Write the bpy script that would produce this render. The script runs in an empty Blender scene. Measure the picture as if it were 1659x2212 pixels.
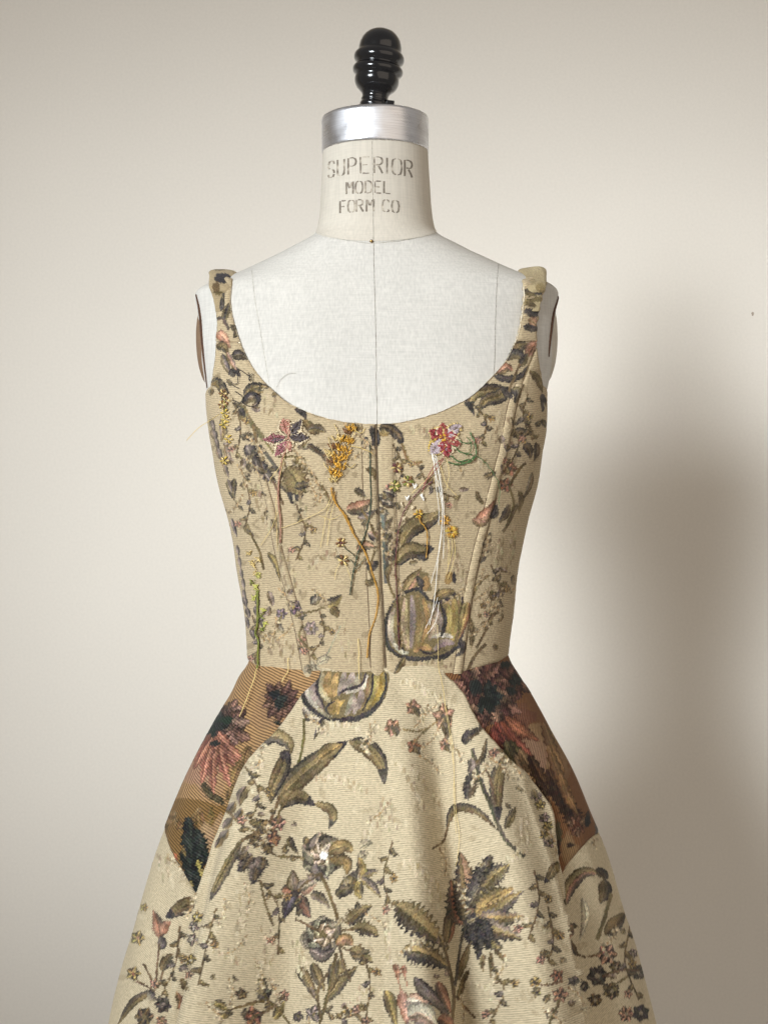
import bpy, math, random
import numpy as np
random.seed(7); rng = np.random.default_rng(11)
scene = bpy.context.scene
col = scene.collection

# ------------------------------------------------------------------ camera, world, lamps
S = 0.00045            # metres per drawing unit (the garment drawing is 1659 x 2212 units)
D, F = 1.35, 3000.0    # viewing distance, focal length in drawing units
AX = 817.0             # axis of the form on the drawing
CAMX = (829.5 - AX) * S
ROLL = math.radians(0.45)

cam = bpy.data.cameras.new('camera')
cam.sensor_fit = 'VERTICAL'; cam.sensor_height = 24.0; cam.lens = 24.0 * F / 2212
cam.clip_start = 0.05; cam.clip_end = 50
camo = bpy.data.objects.new('camera', cam); col.objects.link(camo)
camo.location = (CAMX, -D, 0)
camo.rotation_euler = (math.pi / 2, ROLL, 0)
scene.camera = camo

w = bpy.data.worlds.new('World'); scene.world = w; w.use_nodes = True
w.node_tree.nodes['Background'].inputs['Color'].default_value = (1.0, 0.935, 0.86, 1)
w.node_tree.nodes['Background'].inputs['Strength'].default_value = 0.30

def area(name, loc, target, sx, sy, power, color, spread=180):
    l = bpy.data.lights.new(name, 'AREA'); l.shape = 'RECTANGLE'; l.size = sx; l.size_y = sy
    l.energy = power; l.color = color; l.spread = math.radians(spread)
    o = bpy.data.objects.new(name, l); col.objects.link(o); o.location = loc
    from mathutils import Vector
    o.rotation_euler = (Vector(target) - Vector(loc)).to_track_quat('-Z', 'Y').to_euler()
    return o
AZ, EL, DIST = math.radians(33.5), math.radians(11), 3.8
area('window_light', (-DIST*math.sin(AZ)*math.cos(EL), -DIST*math.cos(AZ)*math.cos(EL), DIST*math.sin(EL)+0.02),
     (0.26, 0.30, -0.02), 1.9, 1.25, 10.6, (0.89, 0.95, 1.0), 22)
area('fill_light', (1.7, -2.6, 0.9), (0.0, 0.0, 0.0), 3.4, 3.0, 17.5, (1.0, 0.86, 0.71), 160)  # added soft warm fill from the right, not a lamp of the room

scene.view_settings.view_transform = 'Standard'
scene.view_settings.look = 'None'
scene.view_settings.exposure = 0.0
scene.view_settings.gamma = 1.0
scene.render.engine = 'CYCLES'
scene.render.resolution_x = 767; scene.render.resolution_y = 1024

# ------------------------------------------------------------------ helpers
def lin(c):
    c = np.asarray(c, float) / 255.0
    return np.where(c <= 0.04045, c / 12.92, ((c + 0.055) / 1.055) ** 2.4)

def mesh_obj(name, verts, faces, mat=None, parent=None, smooth=True):
    me = bpy.data.meshes.new(name)
    me.from_pydata([tuple(v) for v in verts], [], [tuple(f) for f in faces])
    if smooth:
        me.polygons.foreach_set('use_smooth', [True] * len(me.polygons))
    me.update()
    o = bpy.data.objects.new(name, me); col.objects.link(o)
    if mat: me.materials.append(mat)
    if parent: o.parent = parent
    return o

def fast_mesh(name, verts, quads, mat, parent, cols=None, uvs=None):
    me = bpy.data.meshes.new(name)
    nv, nq = len(verts), len(quads)
    me.vertices.add(nv); me.vertices.foreach_set('co', np.ascontiguousarray(verts, np.float32).ravel())
    me.loops.add(nq * 4); me.loops.foreach_set('vertex_index', np.ascontiguousarray(quads, np.int32).ravel())
    me.polygons.add(nq); me.polygons.foreach_set('loop_start', np.arange(0, nq * 4, 4, dtype=np.int32))
    me.polygons.foreach_set('use_smooth', np.ones(nq, bool))
    me.update(calc_edges=True); me.validate()
    if cols is not None:
        a = me.color_attributes.new('Col', 'FLOAT_COLOR', 'POINT')
        a.data.foreach_set('color', np.ascontiguousarray(cols, np.float32).ravel())
    if uvs is not None:
        a = me.attributes.new('weave', 'FLOAT_VECTOR', 'POINT')
        a.data.foreach_set('vector', np.ascontiguousarray(np.c_[uvs, np.zeros(len(uvs))], np.float32).ravel())
    o = bpy.data.objects.new(name, me); col.objects.link(o)
    me.materials.append(mat); o.parent = parent
    return o

def empty(name, loc, label, cat):
    o = bpy.data.objects.new(name, None); col.objects.link(o); o.location = loc
    o['label'] = label; o['category'] = cat
    return o

def interp_smooth(x, xs, ys):
    """cosine-eased interpolation"""
    x = np.asarray(x, float); xs = np.asarray(xs, float); ys = np.asarray(ys, float)
    i = np.clip(np.searchsorted(xs, x) - 1, 0, len(xs) - 2)
    t = np.clip((x - xs[i]) / (xs[i+1] - xs[i]), 0, 1); t = t*t*(3-2*t)
    return ys[i] * (1-t) + ys[i+1] * t

def pchip(x, xs, ys):
    """monotone cubic interpolation"""
    xs = np.asarray(xs, float); ys = np.asarray(ys, float); x = np.clip(np.asarray(x, float), xs[0], xs[-1])
    h = np.diff(xs); d = np.diff(ys) / h
    m = np.zeros_like(ys); m[0] = d[0]; m[-1] = d[-1]
    for i in range(1, len(xs) - 1):
        if d[i-1] * d[i] > 0:
            w1 = 2*h[i] + h[i-1]; w2 = h[i] + 2*h[i-1]
            m[i] = (w1 + w2) / (w1 / d[i-1] + w2 / d[i])
    i = np.clip(np.searchsorted(xs, x) - 1, 0, len(xs) - 2)
    t = (x - xs[i]) / h[i]
    return (ys[i]*(2*t**3-3*t**2+1) + m[i]*h[i]*(t**3-2*t**2+t) + ys[i+1]*(-2*t**3+3*t**2) + m[i+1]*h[i]*(t**3-t**2))

def catmull(pts, n=10):
    p = np.asarray(pts, float)
    if len(p) == 2:
        t = np.linspace(0, 1, n)[:, None]; return p[0]*(1-t) + p[1]*t
    q = np.vstack([2*p[0]-p[1], p, 2*p[-1]-p[-2]]); out = []
    for i in range(1, len(q)-2):
        t = np.linspace(0, 1, n, endpoint=False)[:, None]
        a, b, c, d = q[i-1], q[i], q[i+1], q[i+2]
        out.append(0.5*((2*b)+(-a+c)*t+(2*a-5*b+4*c-d)*t**2+(-a+3*b-3*c+d)*t**3))
    out.append(p[-1:]); return np.vstack(out)

def tube_pts(P, r, m=6, closed_ends=True):
    P = np.asarray(P, float); n = len(P); r = np.broadcast_to(r, (n,))
    t = np.gradient(P, axis=0); t /= np.linalg.norm(t, axis=1, keepdims=True) + 1e-12
    ref = np.tile([0.0, -1.0, 0.2], (n, 1)); a = np.cross(t, ref); a /= np.linalg.norm(a, axis=1, keepdims=True) + 1e-9; b = np.cross(t, a)
    ang = np.arange(m)*2*math.pi/m
    V = (P[:, None] + r[:, None, None]*(np.cos(ang)[None, :, None]*a[:, None] + np.sin(ang)[None, :, None]*b[:, None])).reshape(-1, 3)
    F_ = [(i*m+j, i*m+(j+1) % m, (i+1)*m+(j+1) % m, (i+1)*m+j) for i in range(n-1) for j in range(m)]
    if closed_ends: F_ += [tuple(range(m))[::-1], tuple((n-1)*m+j for j in range(m))]
    return V, F_
# ------------------------------------------------------------------ materials
def new_mat(name):
    m = bpy.data.materials.new(name); m.use_nodes = True
    nt = m.node_tree; b = nt.nodes['Principled BSDF']
    return m, nt, b
def N(nt, t, **kw):
    n = nt.nodes.new(t)
    for k, v in kw.items(): setattr(n, k, v)
    return n
def math_node(nt, op, a, b=None, c=None):
    n = N(nt, 'ShaderNodeMath', operation=op)
    for i, v in enumerate((a, b, c)):
        if v is None: continue
        if isinstance(v, (int, float)): n.inputs[i].default_value = v
        else: nt.links.new(v, n.inputs[i])
    return n.outputs[0]
def mix_rgb(nt, blend, fac, a, b):
    n = N(nt, 'ShaderNodeMix', data_type='RGBA', blend_type=blend)
    for i, v in ((0, fac), (6, a), (7, b)):
        if isinstance(v, (int, float)): n.inputs[i].default_value = v
        elif isinstance(v, tuple): n.inputs[i].default_value = v
        else: nt.links.new(v, n.inputs[i])
    return n.outputs[2]
def ramp(nt, fac, lo, hi, a=0.0, b=1.0):
    n = N(nt, 'ShaderNodeMapRange'); nt.links.new(fac, n.inputs[0])
    for i, v in enumerate((lo, hi, a, b)): n.inputs[i+1].default_value = v
    return n.outputs[0]

def fabric_mat(name, period, angle, contrast, dash, bump=0.5, ribw=0.40, nzw=1.0):
    """ribbed jacquard: horizontal cords on the ground weave, short vertical floats inside the woven motifs"""
    m, nt, b = new_mat(name); L = nt.links
    at = N(nt, 'ShaderNodeAttribute', attribute_name='Col')
    uv = N(nt, 'ShaderNodeAttribute', attribute_name='weave')
    rot = N(nt, 'ShaderNodeVectorRotate', rotation_type='Z_AXIS'); L.new(uv.outputs['Vector'], rot.inputs['Vector'])
    rot.inputs['Angle'].default_value = angle
    sep = N(nt, 'ShaderNodeSeparateXYZ'); L.new(rot.outputs[0], sep.inputs[0])
    n1 = N(nt, 'ShaderNodeTexNoise'); n1.inputs['Scale'].default_value = 55; n1.inputs['Detail'].default_value = 2
    L.new(rot.outputs[0], n1.inputs['Vector'])
    v = math_node(nt, 'MULTIPLY_ADD', n1.outputs['Fac'], 0.0022, sep.outputs['Y'])
    rib = math_node(nt, 'MULTIPLY_ADD', math_node(nt, 'SINE', math_node(nt, 'MULTIPLY', v, 2*math.pi/period)), 0.5, 0.5)
    # floats inside motifs
    mp = N(nt, 'ShaderNodeMapping'); mp.inputs['Scale'].default_value = (1/0.0009, 1/0.0020, 1)
    L.new(rot.outputs[0], mp.inputs['Vector'])
    n2 = N(nt, 'ShaderNodeTexNoise'); n2.inputs['Scale'].default_value = 1.0; n2.inputs['Detail'].default_value = 1
    L.new(mp.outputs[0], n2.inputs['Vector'])
    dsh = ramp(nt, n2.outputs['Fac'], 0.3, 0.7)
    mp3 = N(nt, 'ShaderNodeMapping'); mp3.inputs['Scale'].default_value = (1/0.0034, 1/0.0011, 1)
    L.new(rot.outputs[0], mp3.inputs['Vector'])
    n3 = N(nt, 'ShaderNodeTexNoise'); n3.inputs['Scale'].default_value = 1.0
    L.new(mp3.outputs[0], n3.inputs['Vector'])
    rib2 = math_node(nt, 'ADD', math_node(nt, 'MULTIPLY', rib, ribw), math_node(nt, 'MULTIPLY', n3.outputs['Fac'], nzw))
    ground = ramp(nt, rib2, 0.22, 0.98, 1 - contrast, 1 + contrast * 0.6)
    motif = ramp(nt, dsh, 0, 1, 1 - dash, 1 + dash)
    k = N(nt, 'ShaderNodeMix'); L.new(at.outputs['Alpha'], k.inputs[0]); L.new(ground, k.inputs[2]); L.new(motif, k.inputs[3])
    n4 = N(nt, 'ShaderNodeTexNoise'); n4.inputs['Scale'].default_value = 14; n4.inputs['Detail'].default_value = 3
    L.new(uv.outputs['Vector'], n4.inputs['Vector'])
    n5 = N(nt, 'ShaderNodeTexNoise'); n5.inputs['Scale'].default_value = 330; n5.inputs['Detail'].default_value = 2; n5.inputs['Roughness'].default_value = .7
    L.new(rot.outputs[0], n5.inputs['Vector']); lumps = ramp(nt, n5.outputs['Fac'], 0.3, 0.7, 0.0, 1.0)
    k2 = math_node(nt, 'MULTIPLY', k.outputs[0], ramp(nt, n4.outputs['Fac'], 0.3, 0.7, 0.94, 1.05))
    k2 = math_node(nt, 'MULTIPLY', k2, math_node(nt, 'MULTIPLY_ADD', lumps, 0.2, 0.9))
    vm = N(nt, 'ShaderNodeVectorMath', operation='SCALE'); L.new(at.outputs['Color'], vm.inputs[0]); L.new(k2, vm.inputs['Scale'])
    L.new(vm.outputs[0], b.inputs['Base Color'])
    hk = N(nt, 'ShaderNodeMix'); L.new(at.outputs['Alpha'], hk.inputs[0]); L.new(rib2, hk.inputs[2]); L.new(dsh, hk.inputs[3])
    bp = N(nt, 'ShaderNodeBump'); bp.inputs['Strength'].default_value = bump; bp.inputs['Distance'].default_value = 0.0005
    L.new(math_node(nt, 'ADD', hk.outputs[0], math_node(nt, 'MULTIPLY', lumps, 0.8)), bp.inputs['Height']); L.new(bp.outputs[0], b.inputs['Normal'])
    b.inputs['Roughness'].default_value = 0.9; b.inputs['Specular IOR Level'].default_value = 0.12
    b.inputs['Sheen Weight'].default_value = 0.08
    return m

def linen_mat(name, rgb, slub=0.06):
    m, nt, b = new_mat(name); L = nt.links
    tc = N(nt, 'ShaderNodeTexCoord')
    def nz(sc, detail=2):
        mp = N(nt, 'ShaderNodeMapping'); mp.inputs['Scale'].default_value = sc; L.new(tc.outputs['Object'], mp.inputs['Vector'])
        n = N(nt, 'ShaderNodeTexNoise'); n.inputs['Scale'].default_value = 1; n.inputs['Detail'].default_value = detail
        L.new(mp.outputs[0], n.inputs['Vector']); return n.outputs['Fac']
    a = nz((620, 620, 22), 3); c = nz((60, 60, 1100)); d = nz((9, 9, 9), 3)
    f = math_node(nt, 'ADD', ramp(nt, a, 0.3, 0.7, -slub, slub), ramp(nt, c, 0.3, 0.7, -slub*0.6, slub*0.6))
    f = math_node(nt, 'ADD', f, ramp(nt, d, 0.35, 0.65, 0.95, 1.03))
    vm = N(nt, 'ShaderNodeVectorMath', operation='SCALE'); vm.inputs[0].default_value = rgb; L.new(f, vm.inputs['Scale'])
    L.new(vm.outputs[0], b.inputs['Base Color'])
    bp = N(nt, 'ShaderNodeBump'); bp.inputs['Strength'].default_value = 0.25; bp.inputs['Distance'].default_value = 0.0004
    L.new(math_node(nt, 'ADD', a, c), bp.inputs['Height']); L.new(bp.outputs[0], b.inputs['Normal'])
    b.inputs['Roughness'].default_value = 0.85; b.inputs['Specular IOR Level'].default_value = 0.2
    return m

def thread_mat(name, rgb, rough=0.35, var=0.25, metal=0.0):
    m, nt, b = new_mat(name); L = nt.links
    tc = N(nt, 'ShaderNodeTexCoord')
    n = N(nt, 'ShaderNodeTexNoise'); n.inputs['Scale'].default_value = 420; n.inputs['Detail'].default_value = 2
    L.new(tc.outputs['Object'], n.inputs['Vector'])
    f = ramp(nt, n.outputs['Fac'], 0.3, 0.7, 1-var, 1+var)
    vm = N(nt, 'ShaderNodeVectorMath', operation='SCALE'); vm.inputs[0].default_value = tuple(lin(rgb)); L.new(f, vm.inputs['Scale'])
    L.new(vm.outputs[0], b.inputs['Base Color'])
    b.inputs['Roughness'].default_value = rough; b.inputs['Metallic'].default_value = metal
    b.inputs['Sheen Weight'].default_value = 0.15
    return m

M = {}
M['cream'] = fabric_mat('cream_tapestry', 0.0017, 0.0, 0.42, 0.34, 0.9)
M['cream_left'] = fabric_mat('cream_tapestry_left_grain', 0.0017, math.radians(14), 0.42, 0.34, 0.9)
M['cream_right'] = fabric_mat('cream_tapestry_right_grain', 0.0017, math.radians(-30), 0.42, 0.34, 0.9)
M['pocket_left'] = fabric_mat('brown_tapestry_left_grain', 0.0025, math.radians(16), 0.62, 0.35, 0.9, 0.85, 0.4)
M['pocket_right'] = fabric_mat('brown_tapestry_right_grain', 0.0025, math.radians(-62), 0.55, 0.35, 0.9, 0.85, 0.4)
M['linen'] = linen_mat('bleached_linen', tuple(lin((201, 197, 189))), 0.085)
M['neck_linen'] = linen_mat('unbleached_linen', tuple(lin((201, 193, 179))), 0.06)
M['brown_linen'] = linen_mat('brown_plate_linen', tuple(lin((128, 104, 82))), 0.1)
M['lining'] = linen_mat('ivory_lining', tuple(lin((232, 220, 196))), 0.05)
def black_mat():
    m, nt, b = new_mat('black_gloss_enamel'); L = nt.links
    b.inputs['Base Color'].default_value = (0.003, 0.003, 0.004, 1); b.inputs['Roughness'].default_value = 0.16
    b.inputs['Coat Weight'].default_value = 0.5; b.inputs['Coat Roughness'].default_value = 0.08
    tc = N(nt, 'ShaderNodeTexCoord'); n = N(nt, 'ShaderNodeTexNoise'); n.inputs['Scale'].default_value = 70
    L.new(tc.outputs['Object'], n.inputs['Vector']); bp = N(nt, 'ShaderNodeBump'); bp.inputs['Strength'].default_value = 0.12
    bp.inputs['Distance'].default_value = 0.002; L.new(n.outputs['Fac'], bp.inputs['Height']); L.new(bp.outputs[0], b.inputs['Normal'])
    return m
M['black'] = black_mat()
def alu_mat():
    m, nt, b = new_mat('brushed_aluminium'); L = nt.links
    tc = N(nt, 'ShaderNodeTexCoord')
    mp = N(nt, 'ShaderNodeMapping'); mp.inputs['Scale'].default_value = (25, 25, 1800); L.new(tc.outputs['Object'], mp.inputs['Vector'])
    n = N(nt, 'ShaderNodeTexNoise'); n.inputs['Scale'].default_value = 1; n.inputs['Detail'].default_value = 3; L.new(mp.outputs[0], n.inputs['Vector'])
    n2 = N(nt, 'ShaderNodeTexNoise'); n2.inputs['Scale'].default_value = 45; L.new(tc.outputs['Object'], n2.inputs['Vector'])
    b.inputs['Metallic'].default_value = 1.0
    L.new(mix_rgb(nt, 'MIX', ramp(nt, n.outputs['Fac'], .35, .65), (0.58, 0.58, 0.60, 1), (0.76, 0.76, 0.78, 1)), b.inputs['Base Color'])
    L.new(ramp(nt, n2.outputs['Fac'], .3, .7, 0.2, 0.36), b.inputs['Roughness'])
    b.inputs['Anisotropic'].default_value = 0.6
    bp = N(nt, 'ShaderNodeBump'); bp.inputs['Strength'].default_value = 0.06; bp.inputs['Distance'].default_value = 0.0003
    L.new(n.outputs['Fac'], bp.inputs['Height']); L.new(bp.outputs[0], b.inputs['Normal'])
    return m
M['alu'] = alu_mat()
M['seam'] = thread_mat('grey_seam_thread', (134, 126, 114), 0.9, 0.4)
M['pale_seam'] = thread_mat('pale_seam_thread', (186, 180, 168), 0.9, 0.3)
M['brown_gap'] = thread_mat('dark_brown_gap_shade', (74, 46, 26), 0.9, 0.3)
M['brass'] = thread_mat('brass_pin', (150, 120, 70), 0.25, 0.1, 0.9)
def wall_mat():
    m, nt, b = new_mat('painted_plaster'); L = nt.links
    tc = N(nt, 'ShaderNodeTexCoord')
    n = N(nt, 'ShaderNodeTexNoise'); n.inputs['Scale'].default_value = 260; n.inputs['Detail'].default_value = 4; L.new(tc.outputs['Object'], n.inputs['Vector'])
    n2 = N(nt, 'ShaderNodeTexNoise'); n2.inputs['Scale'].default_value = 2.2; n2.inputs['Detail'].default_value = 3; L.new(tc.outputs['Object'], n2.inputs['Vector'])
    f = math_node(nt, 'MULTIPLY', ramp(nt, n.outputs['Fac'], .3, .7, .975, 1.02), ramp(nt, n2.outputs['Fac'], .3, .7, .98, 1.02))
    vm = N(nt, 'ShaderNodeVectorMath', operation='SCALE'); vm.inputs[0].default_value = (0.72, 0.67, 0.595); L.new(f, vm.inputs['Scale'])
    L.new(vm.outputs[0], b.inputs['Base Color']); b.inputs['Roughness'].default_value = 0.75; b.inputs['Specular IOR Level'].default_value = 0.25
    bp = N(nt, 'ShaderNodeBump'); bp.inputs['Strength'].default_value = 0.12; bp.inputs['Distance'].default_value = 0.001
    L.new(n.outputs['Fac'], bp.inputs['Height']); L.new(bp.outputs[0], b.inputs['Normal'])
    return m
M['wall'] = wall_mat()
def ink_mat():
    m, nt, b = new_mat('worn_stencil_ink'); L = nt.links
    tc = N(nt, 'ShaderNodeTexCoord')
    n = N(nt, 'ShaderNodeTexNoise'); n.inputs['Scale'].default_value = 240; n.inputs['Detail'].default_value = 4; L.new(tc.outputs['Object'], n.inputs['Vector'])
    n2 = N(nt, 'ShaderNodeTexNoise'); n2.inputs['Scale'].default_value = 60; L.new(tc.outputs['Object'], n2.inputs['Vector'])
    f = math_node(nt, 'ADD', math_node(nt, 'MULTIPLY', n.outputs['Fac'], .55), math_node(nt, 'MULTIPLY', n2.outputs['Fac'], .6))
    ink, lnn = tuple(lin((116, 106, 94))) + (1,), tuple(lin((205, 194, 176))) + (1,)
    L.new(mix_rgb(nt, 'MIX', ramp(nt, f, .54, .78), ink, lnn), b.inputs['Base Color']); b.inputs['Roughness'].default_value = .9
    return m
M['ink'] = ink_mat()

# ------------------------------------------------------------------ wall
WALL_Y = 0.65
wall = mesh_obj('wall', [(-3, WALL_Y, -1.6), (3, WALL_Y, -1.6), (3, WALL_Y, 2), (-3, WALL_Y, 2)], [(0, 1, 2, 3)], M['wall'])
wall['kind'] = 'structure'
for x, z, r in ((0.538, 0.281, .0020),):
    wm = mesh_obj('wall_mark', [(x, WALL_Y-.0006, z)] + [(x + r*math.cos(k*.7)*(1+.4*math.sin(k*2.3)), WALL_Y-.0004, z + 1.5*r*math.sin(k*.7)) for k in range(9)], [(0, k+1, (k+1) % 9+1) for k in range(9)], thread_mat('wall_scuff', (168, 154, 138), .9), wall)

# ------------------------------------------------------------------ surfaces of the form, bodice and skirt
class Surf:
    """stack of superelliptic sections; s in [-1,1] is arc length round the body from centre front (0) to centre back (+-1)"""
    def __init__(self, py, a, bf, bb, n, m=1201, extra=None):
        self.py = py; self.z = (1106 - py) * S
        phi = np.linspace(0, math.pi, 1400)
        s = np.linspace(-1, 1, m); self.s = s
        pos = np.zeros((len(py), m, 3)); self.half = np.zeros(len(py))
        for i in range(len(py)):
            e = 2.0 / n[i]
            x = a[i] * np.abs(np.sin(phi)) ** e
            c = np.cos(phi); y = -np.sign(c) * np.abs(c) ** e * np.where(c > 0, bf[i], bb[i])
            L = np.r_[0, np.cumsum(np.hypot(np.diff(x), np.diff(y)))]
            self.half[i] = L[-1] * S; L /= L[-1]
            xs = np.interp(np.abs(s), L, x) * np.sign(s); ys = np.interp(np.abs(s), L, y)
            pos[i, :, 0] = xs; pos[i, :, 1] = ys; pos[i, :, 2] = 1106 - py[i]
        pos *= S
        self.pos = pos; self._normals()
        if extra is not None:
            d = extra(s[None, :], py[:, None], pos / S)
            self.pos = pos + self.nrm * (d * S)[..., None]; self._normals()
        self._lookup()
    def _normals(self):
        du = np.gradient(self.pos, axis=1); dv = np.gradient(self.pos, axis=0)
        nn = np.cross(du, -dv); l = np.linalg.norm(nn, axis=2, keepdims=True)
        nn = nn / np.maximum(l, 1e-12)
        c = self.pos.copy(); c[..., 2] = 0
        flip = np.sign(np.sum(nn * c, axis=2, keepdims=True)); flip[flip == 0] = 1
        self.nrm = nn * flip
    def _bil(self, arr, s, z):
        r = np.clip(np.interp(-np.asarray(z), -self.z, np.arange(len(self.z))), 0, len(self.z) - 1.001)
        c = np.clip((np.asarray(s) + 1) / 2 * (len(self.s) - 1), 0, len(self.s) - 1.001)
        r0 = r.astype(int); c0 = c.astype(int); fr = (r - r0)[..., None]; fc = (c - c0)[..., None]
        return (arr[r0, c0]*(1-fr)*(1-fc) + arr[r0+1, c0]*fr*(1-fc) + arr[r0, c0+1]*(1-fr)*fc + arr[r0+1, c0+1]*fr*fc)
    def at(self, s, z, off=0.0):
        p = self._bil(self.pos, s, z); n = self._bil(self.nrm, s, z)
        n /= np.linalg.norm(n, axis=-1, keepdims=True)
        off = np.asarray(off)
        return p + n * (off[..., None] if off.ndim else off), n
    def _lookup(self):
        """drawing unit -> (s, z), from the front elevation drawing of the garment"""
        sel = np.abs(self.s) < 0.62
        p = self.pos[:, sel]; n = self.nrm[:, sel]; s = np.broadcast_to(self.s[sel], p.shape[:2]); z = np.broadcast_to(self.z[:, None], p.shape[:2])
        px, py = proj(p)
        view = np.stack([CAMX - p[..., 0], -D - p[..., 1], -p[..., 2]], -1)
        ok = np.sum(view * n, axis=2) > 0
        px, py, s, z = px[ok], py[ok], s[ok], z[ok]; yy = p[..., 1][ok]
        Q = 2; self.x0, self.y0 = 180, int(py.min())
        W = 650; H = int((py.max() - self.y0) / Q) + 1
        ci = ((px - self.x0) / Q).astype(int); ri = ((py - self.y0) / Q).astype(int)
        g = (ci >= 0) & (ci < W) & (ri >= 0) & (ri < H)
        o = np.argsort(-yy[g]); ci, ri, s, z = ci[g][o], ri[g][o], s[g][o], z[g][o]
        gs = np.full((H, W), np.nan); gz = np.full((H, W), np.nan)
        gs[ri, ci] = s; gz[ri, ci] = z
        xs = np.arange(W)
        last = None
        for r in range(H):
            v = ~np.isnan(gs[r])
            if v.sum() < 2:
                if last is not None: gs[r], gz[r] = last
                continue
            gs[r] = np.interp(xs, xs[v], gs[r][v]); gz[r] = np.interp(xs, xs[v], gz[r][v]); last = (gs[r], gz[r])
        for r in range(H - 1, -1, -1):
            if np.isnan(gs[r, 0]): gs[r], gz[r] = gs[r+1], gz[r+1]
        self.gs, self.gz, self.Q = gs, gz, Q
    def sz(self, pts):
        """drawing units (n,2) -> (n,2) of (s,z)"""
        p = np.asarray(pts, float).reshape(-1, 2)
        c = np.clip((p[:, 0] - self.x0) / self.Q - .5, 0, self.gs.shape[1] - 1.001); r = np.clip((p[:, 1] - self.y0) / self.Q - .5, 0, self.gs.shape[0] - 1.001)
        c0 = c.astype(int); r0 = r.astype(int); fc = c - c0; fr = r - r0
        f = lambda g: g[r0, c0]*(1-fr)*(1-fc) + g[r0+1, c0]*fr*(1-fc) + g[r0, c0+1]*(1-fr)*fc + g[r0+1, c0+1]*fr*fc
        return np.c_[f(self.gs), f(self.gz)]

def proj(p):
    xr = (p[..., 0] - CAMX) / (p[..., 1] + D) * F; zr = p[..., 2] / (p[..., 1] + D) * F
    c, s = math.cos(ROLL), math.sin(ROLL)
    return 829.5 + xr*c - zr*s, 1106 - (zr*c + xr*s)

def tab(rows):
    r = np.array(rows, float); return r[:, 0], r[:, 1]
A_FORM = tab([(285,111),(333,112.5),(412,116.5),(462,120),(484,123.5),(498,127),(506,132),(513,140),(520,152),(528,168),(538,188),(551,213),(565,244),(579,274),(590,299),(600,325),(609,350),(616,368),(624,382),(632,389),(640,391),(676,385),(731,380),(785,375),(840,366),(880,357),(930,357),(990,346),(1060,331),(1120,317),(1180,304),(1240,293),(1300,285),(1360,279),(1430,273),(1500,288)])
BF = tab([(285,108),(412,112),(480,114),(505,117),(524,121),(560,132),(600,144),(650,160),(700,177),(750,193),(800,208),(850,221),(900,231),(950,238),(1000,240),(1050,237),(1100,230),(1200,211),(1300,195),(1430,183),(1500,190)])
BB = tab([(285,108),(480,114),(530,130),(600,150),(700,170),(800,176),(900,170),(1000,162),(1200,150),(1430,165),(1500,175)])
NN = tab([(285,2.0),(510,2.0),(580,2.05),(640,2.25),(760,2.4),(900,2.45),(1100,2.35),(1300,2.2),(1500,2.15)])
def bust(s, py, P):
    x = np.abs(P[..., 0]); front = np.clip(-P[..., 1] / 60, 0, 1)
    return 11 * np.exp(-((x - 165) / 95) ** 2 - ((py - 1010) / 120) ** 2) * front
fpy = np.arange(285, 1500.1, 1.5)
form = Surf(fpy, pchip(fpy, *A_FORM), pchip(fpy, *BF), pchip(fpy, *BB), np.interp(fpy, *NN), extra=bust)
A_BOD = tab([(596,320),(604,345),(612,364),(620,380),(630,394),(640,398),(676,394),(731,389),(785,384),(830,372),(860,366),(900,365.5),(930,364),(990,353),(1060,338),(1120,324),(1180,311),(1240,301),(1300,292),(1360,285.5),(1430,279.5),(1490,276)])
def bod_extra(s, py, P):
    x = P[..., 0]
    d = bust(s, py, P)
    d = d + 2.6*np.sin(x/37 + py/60 + 1.1)*np.sin(py/83 + .4) + 1.5*np.sin(x/19 - py/47)*np.sin(py/57+x/150)
    d = d + 2.0*np.exp(-((x+205-(py-1150)*.25)/24)**2)*np.exp(-((py-1220)/190)**2)
    return d
bpy_ = np.arange(596, 1490.1, 1.5)
bod = Surf(bpy_, pchip(bpy_, *A_BOD), pchip(bpy_, BF[0], BF[1] + 6), pchip(bpy_, BB[0], BB[1] + 6), np.interp(bpy_, *NN), extra=bod_extra)
A_SK = tab([(1395,268),(1420,277),(1432,282),(1458,299),(1490,317),(1560,356),(1640,397),(1713,429),(1775,453),(1835,475),(1910,498),(1990,519),(2065,541),(2135,559),(2212,575),(2330,598),(2480,622)])
RB = tab([(1395,178),(1440,190),(1490,215),(1560,250),(1640,290),(1713,322),(1835,372),(1990,420),(2212,478),(2480,530)])
def sk_extra(s, py, P):
    prof = interp_smooth(s + 0*py, [-1.01,-.86,-.74,-.62,-.5,-.40,-.33,-.285,-.222,-.125,.0,.045,.118,.195,.262,.30,.40,.5,.62,.74,.86,1.01],
                         [.6,-.7,.7,-.6,.15,.2,.0,-.55,1.0,-.8,.2,.9,-1.25,.85,.25,-.65,-.1,.15,-.6,.7,-.7,.6])
    t = np.clip((py - 1475) / 560, 0, 1.4); amp = 68 * t ** 0.85
    d = prof * amp
    x = P[..., 0]
    d = d + 2.0*np.sin(x/41 + py/90)*np.sin(py/75 + x/160)*np.clip((py-1460)/120, 0, 1)
    # small puckers where the fullness is eased into the waist seam
    d = d + 2.2*np.sin(x/13.0 + 1.3*np.sin(x/40))*np.exp(-((py - 1478)/34)**2)
    return d
spy = np.arange(1395, 2480.1, 2.0)
sk = Surf(spy, pchip(spy, *A_SK), pchip(spy, *RB), pchip(spy, *RB), np.interp(spy, [1395, 1700, 2480], [2.15, 2.05, 2.0]), m=1601, extra=sk_extra)

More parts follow.
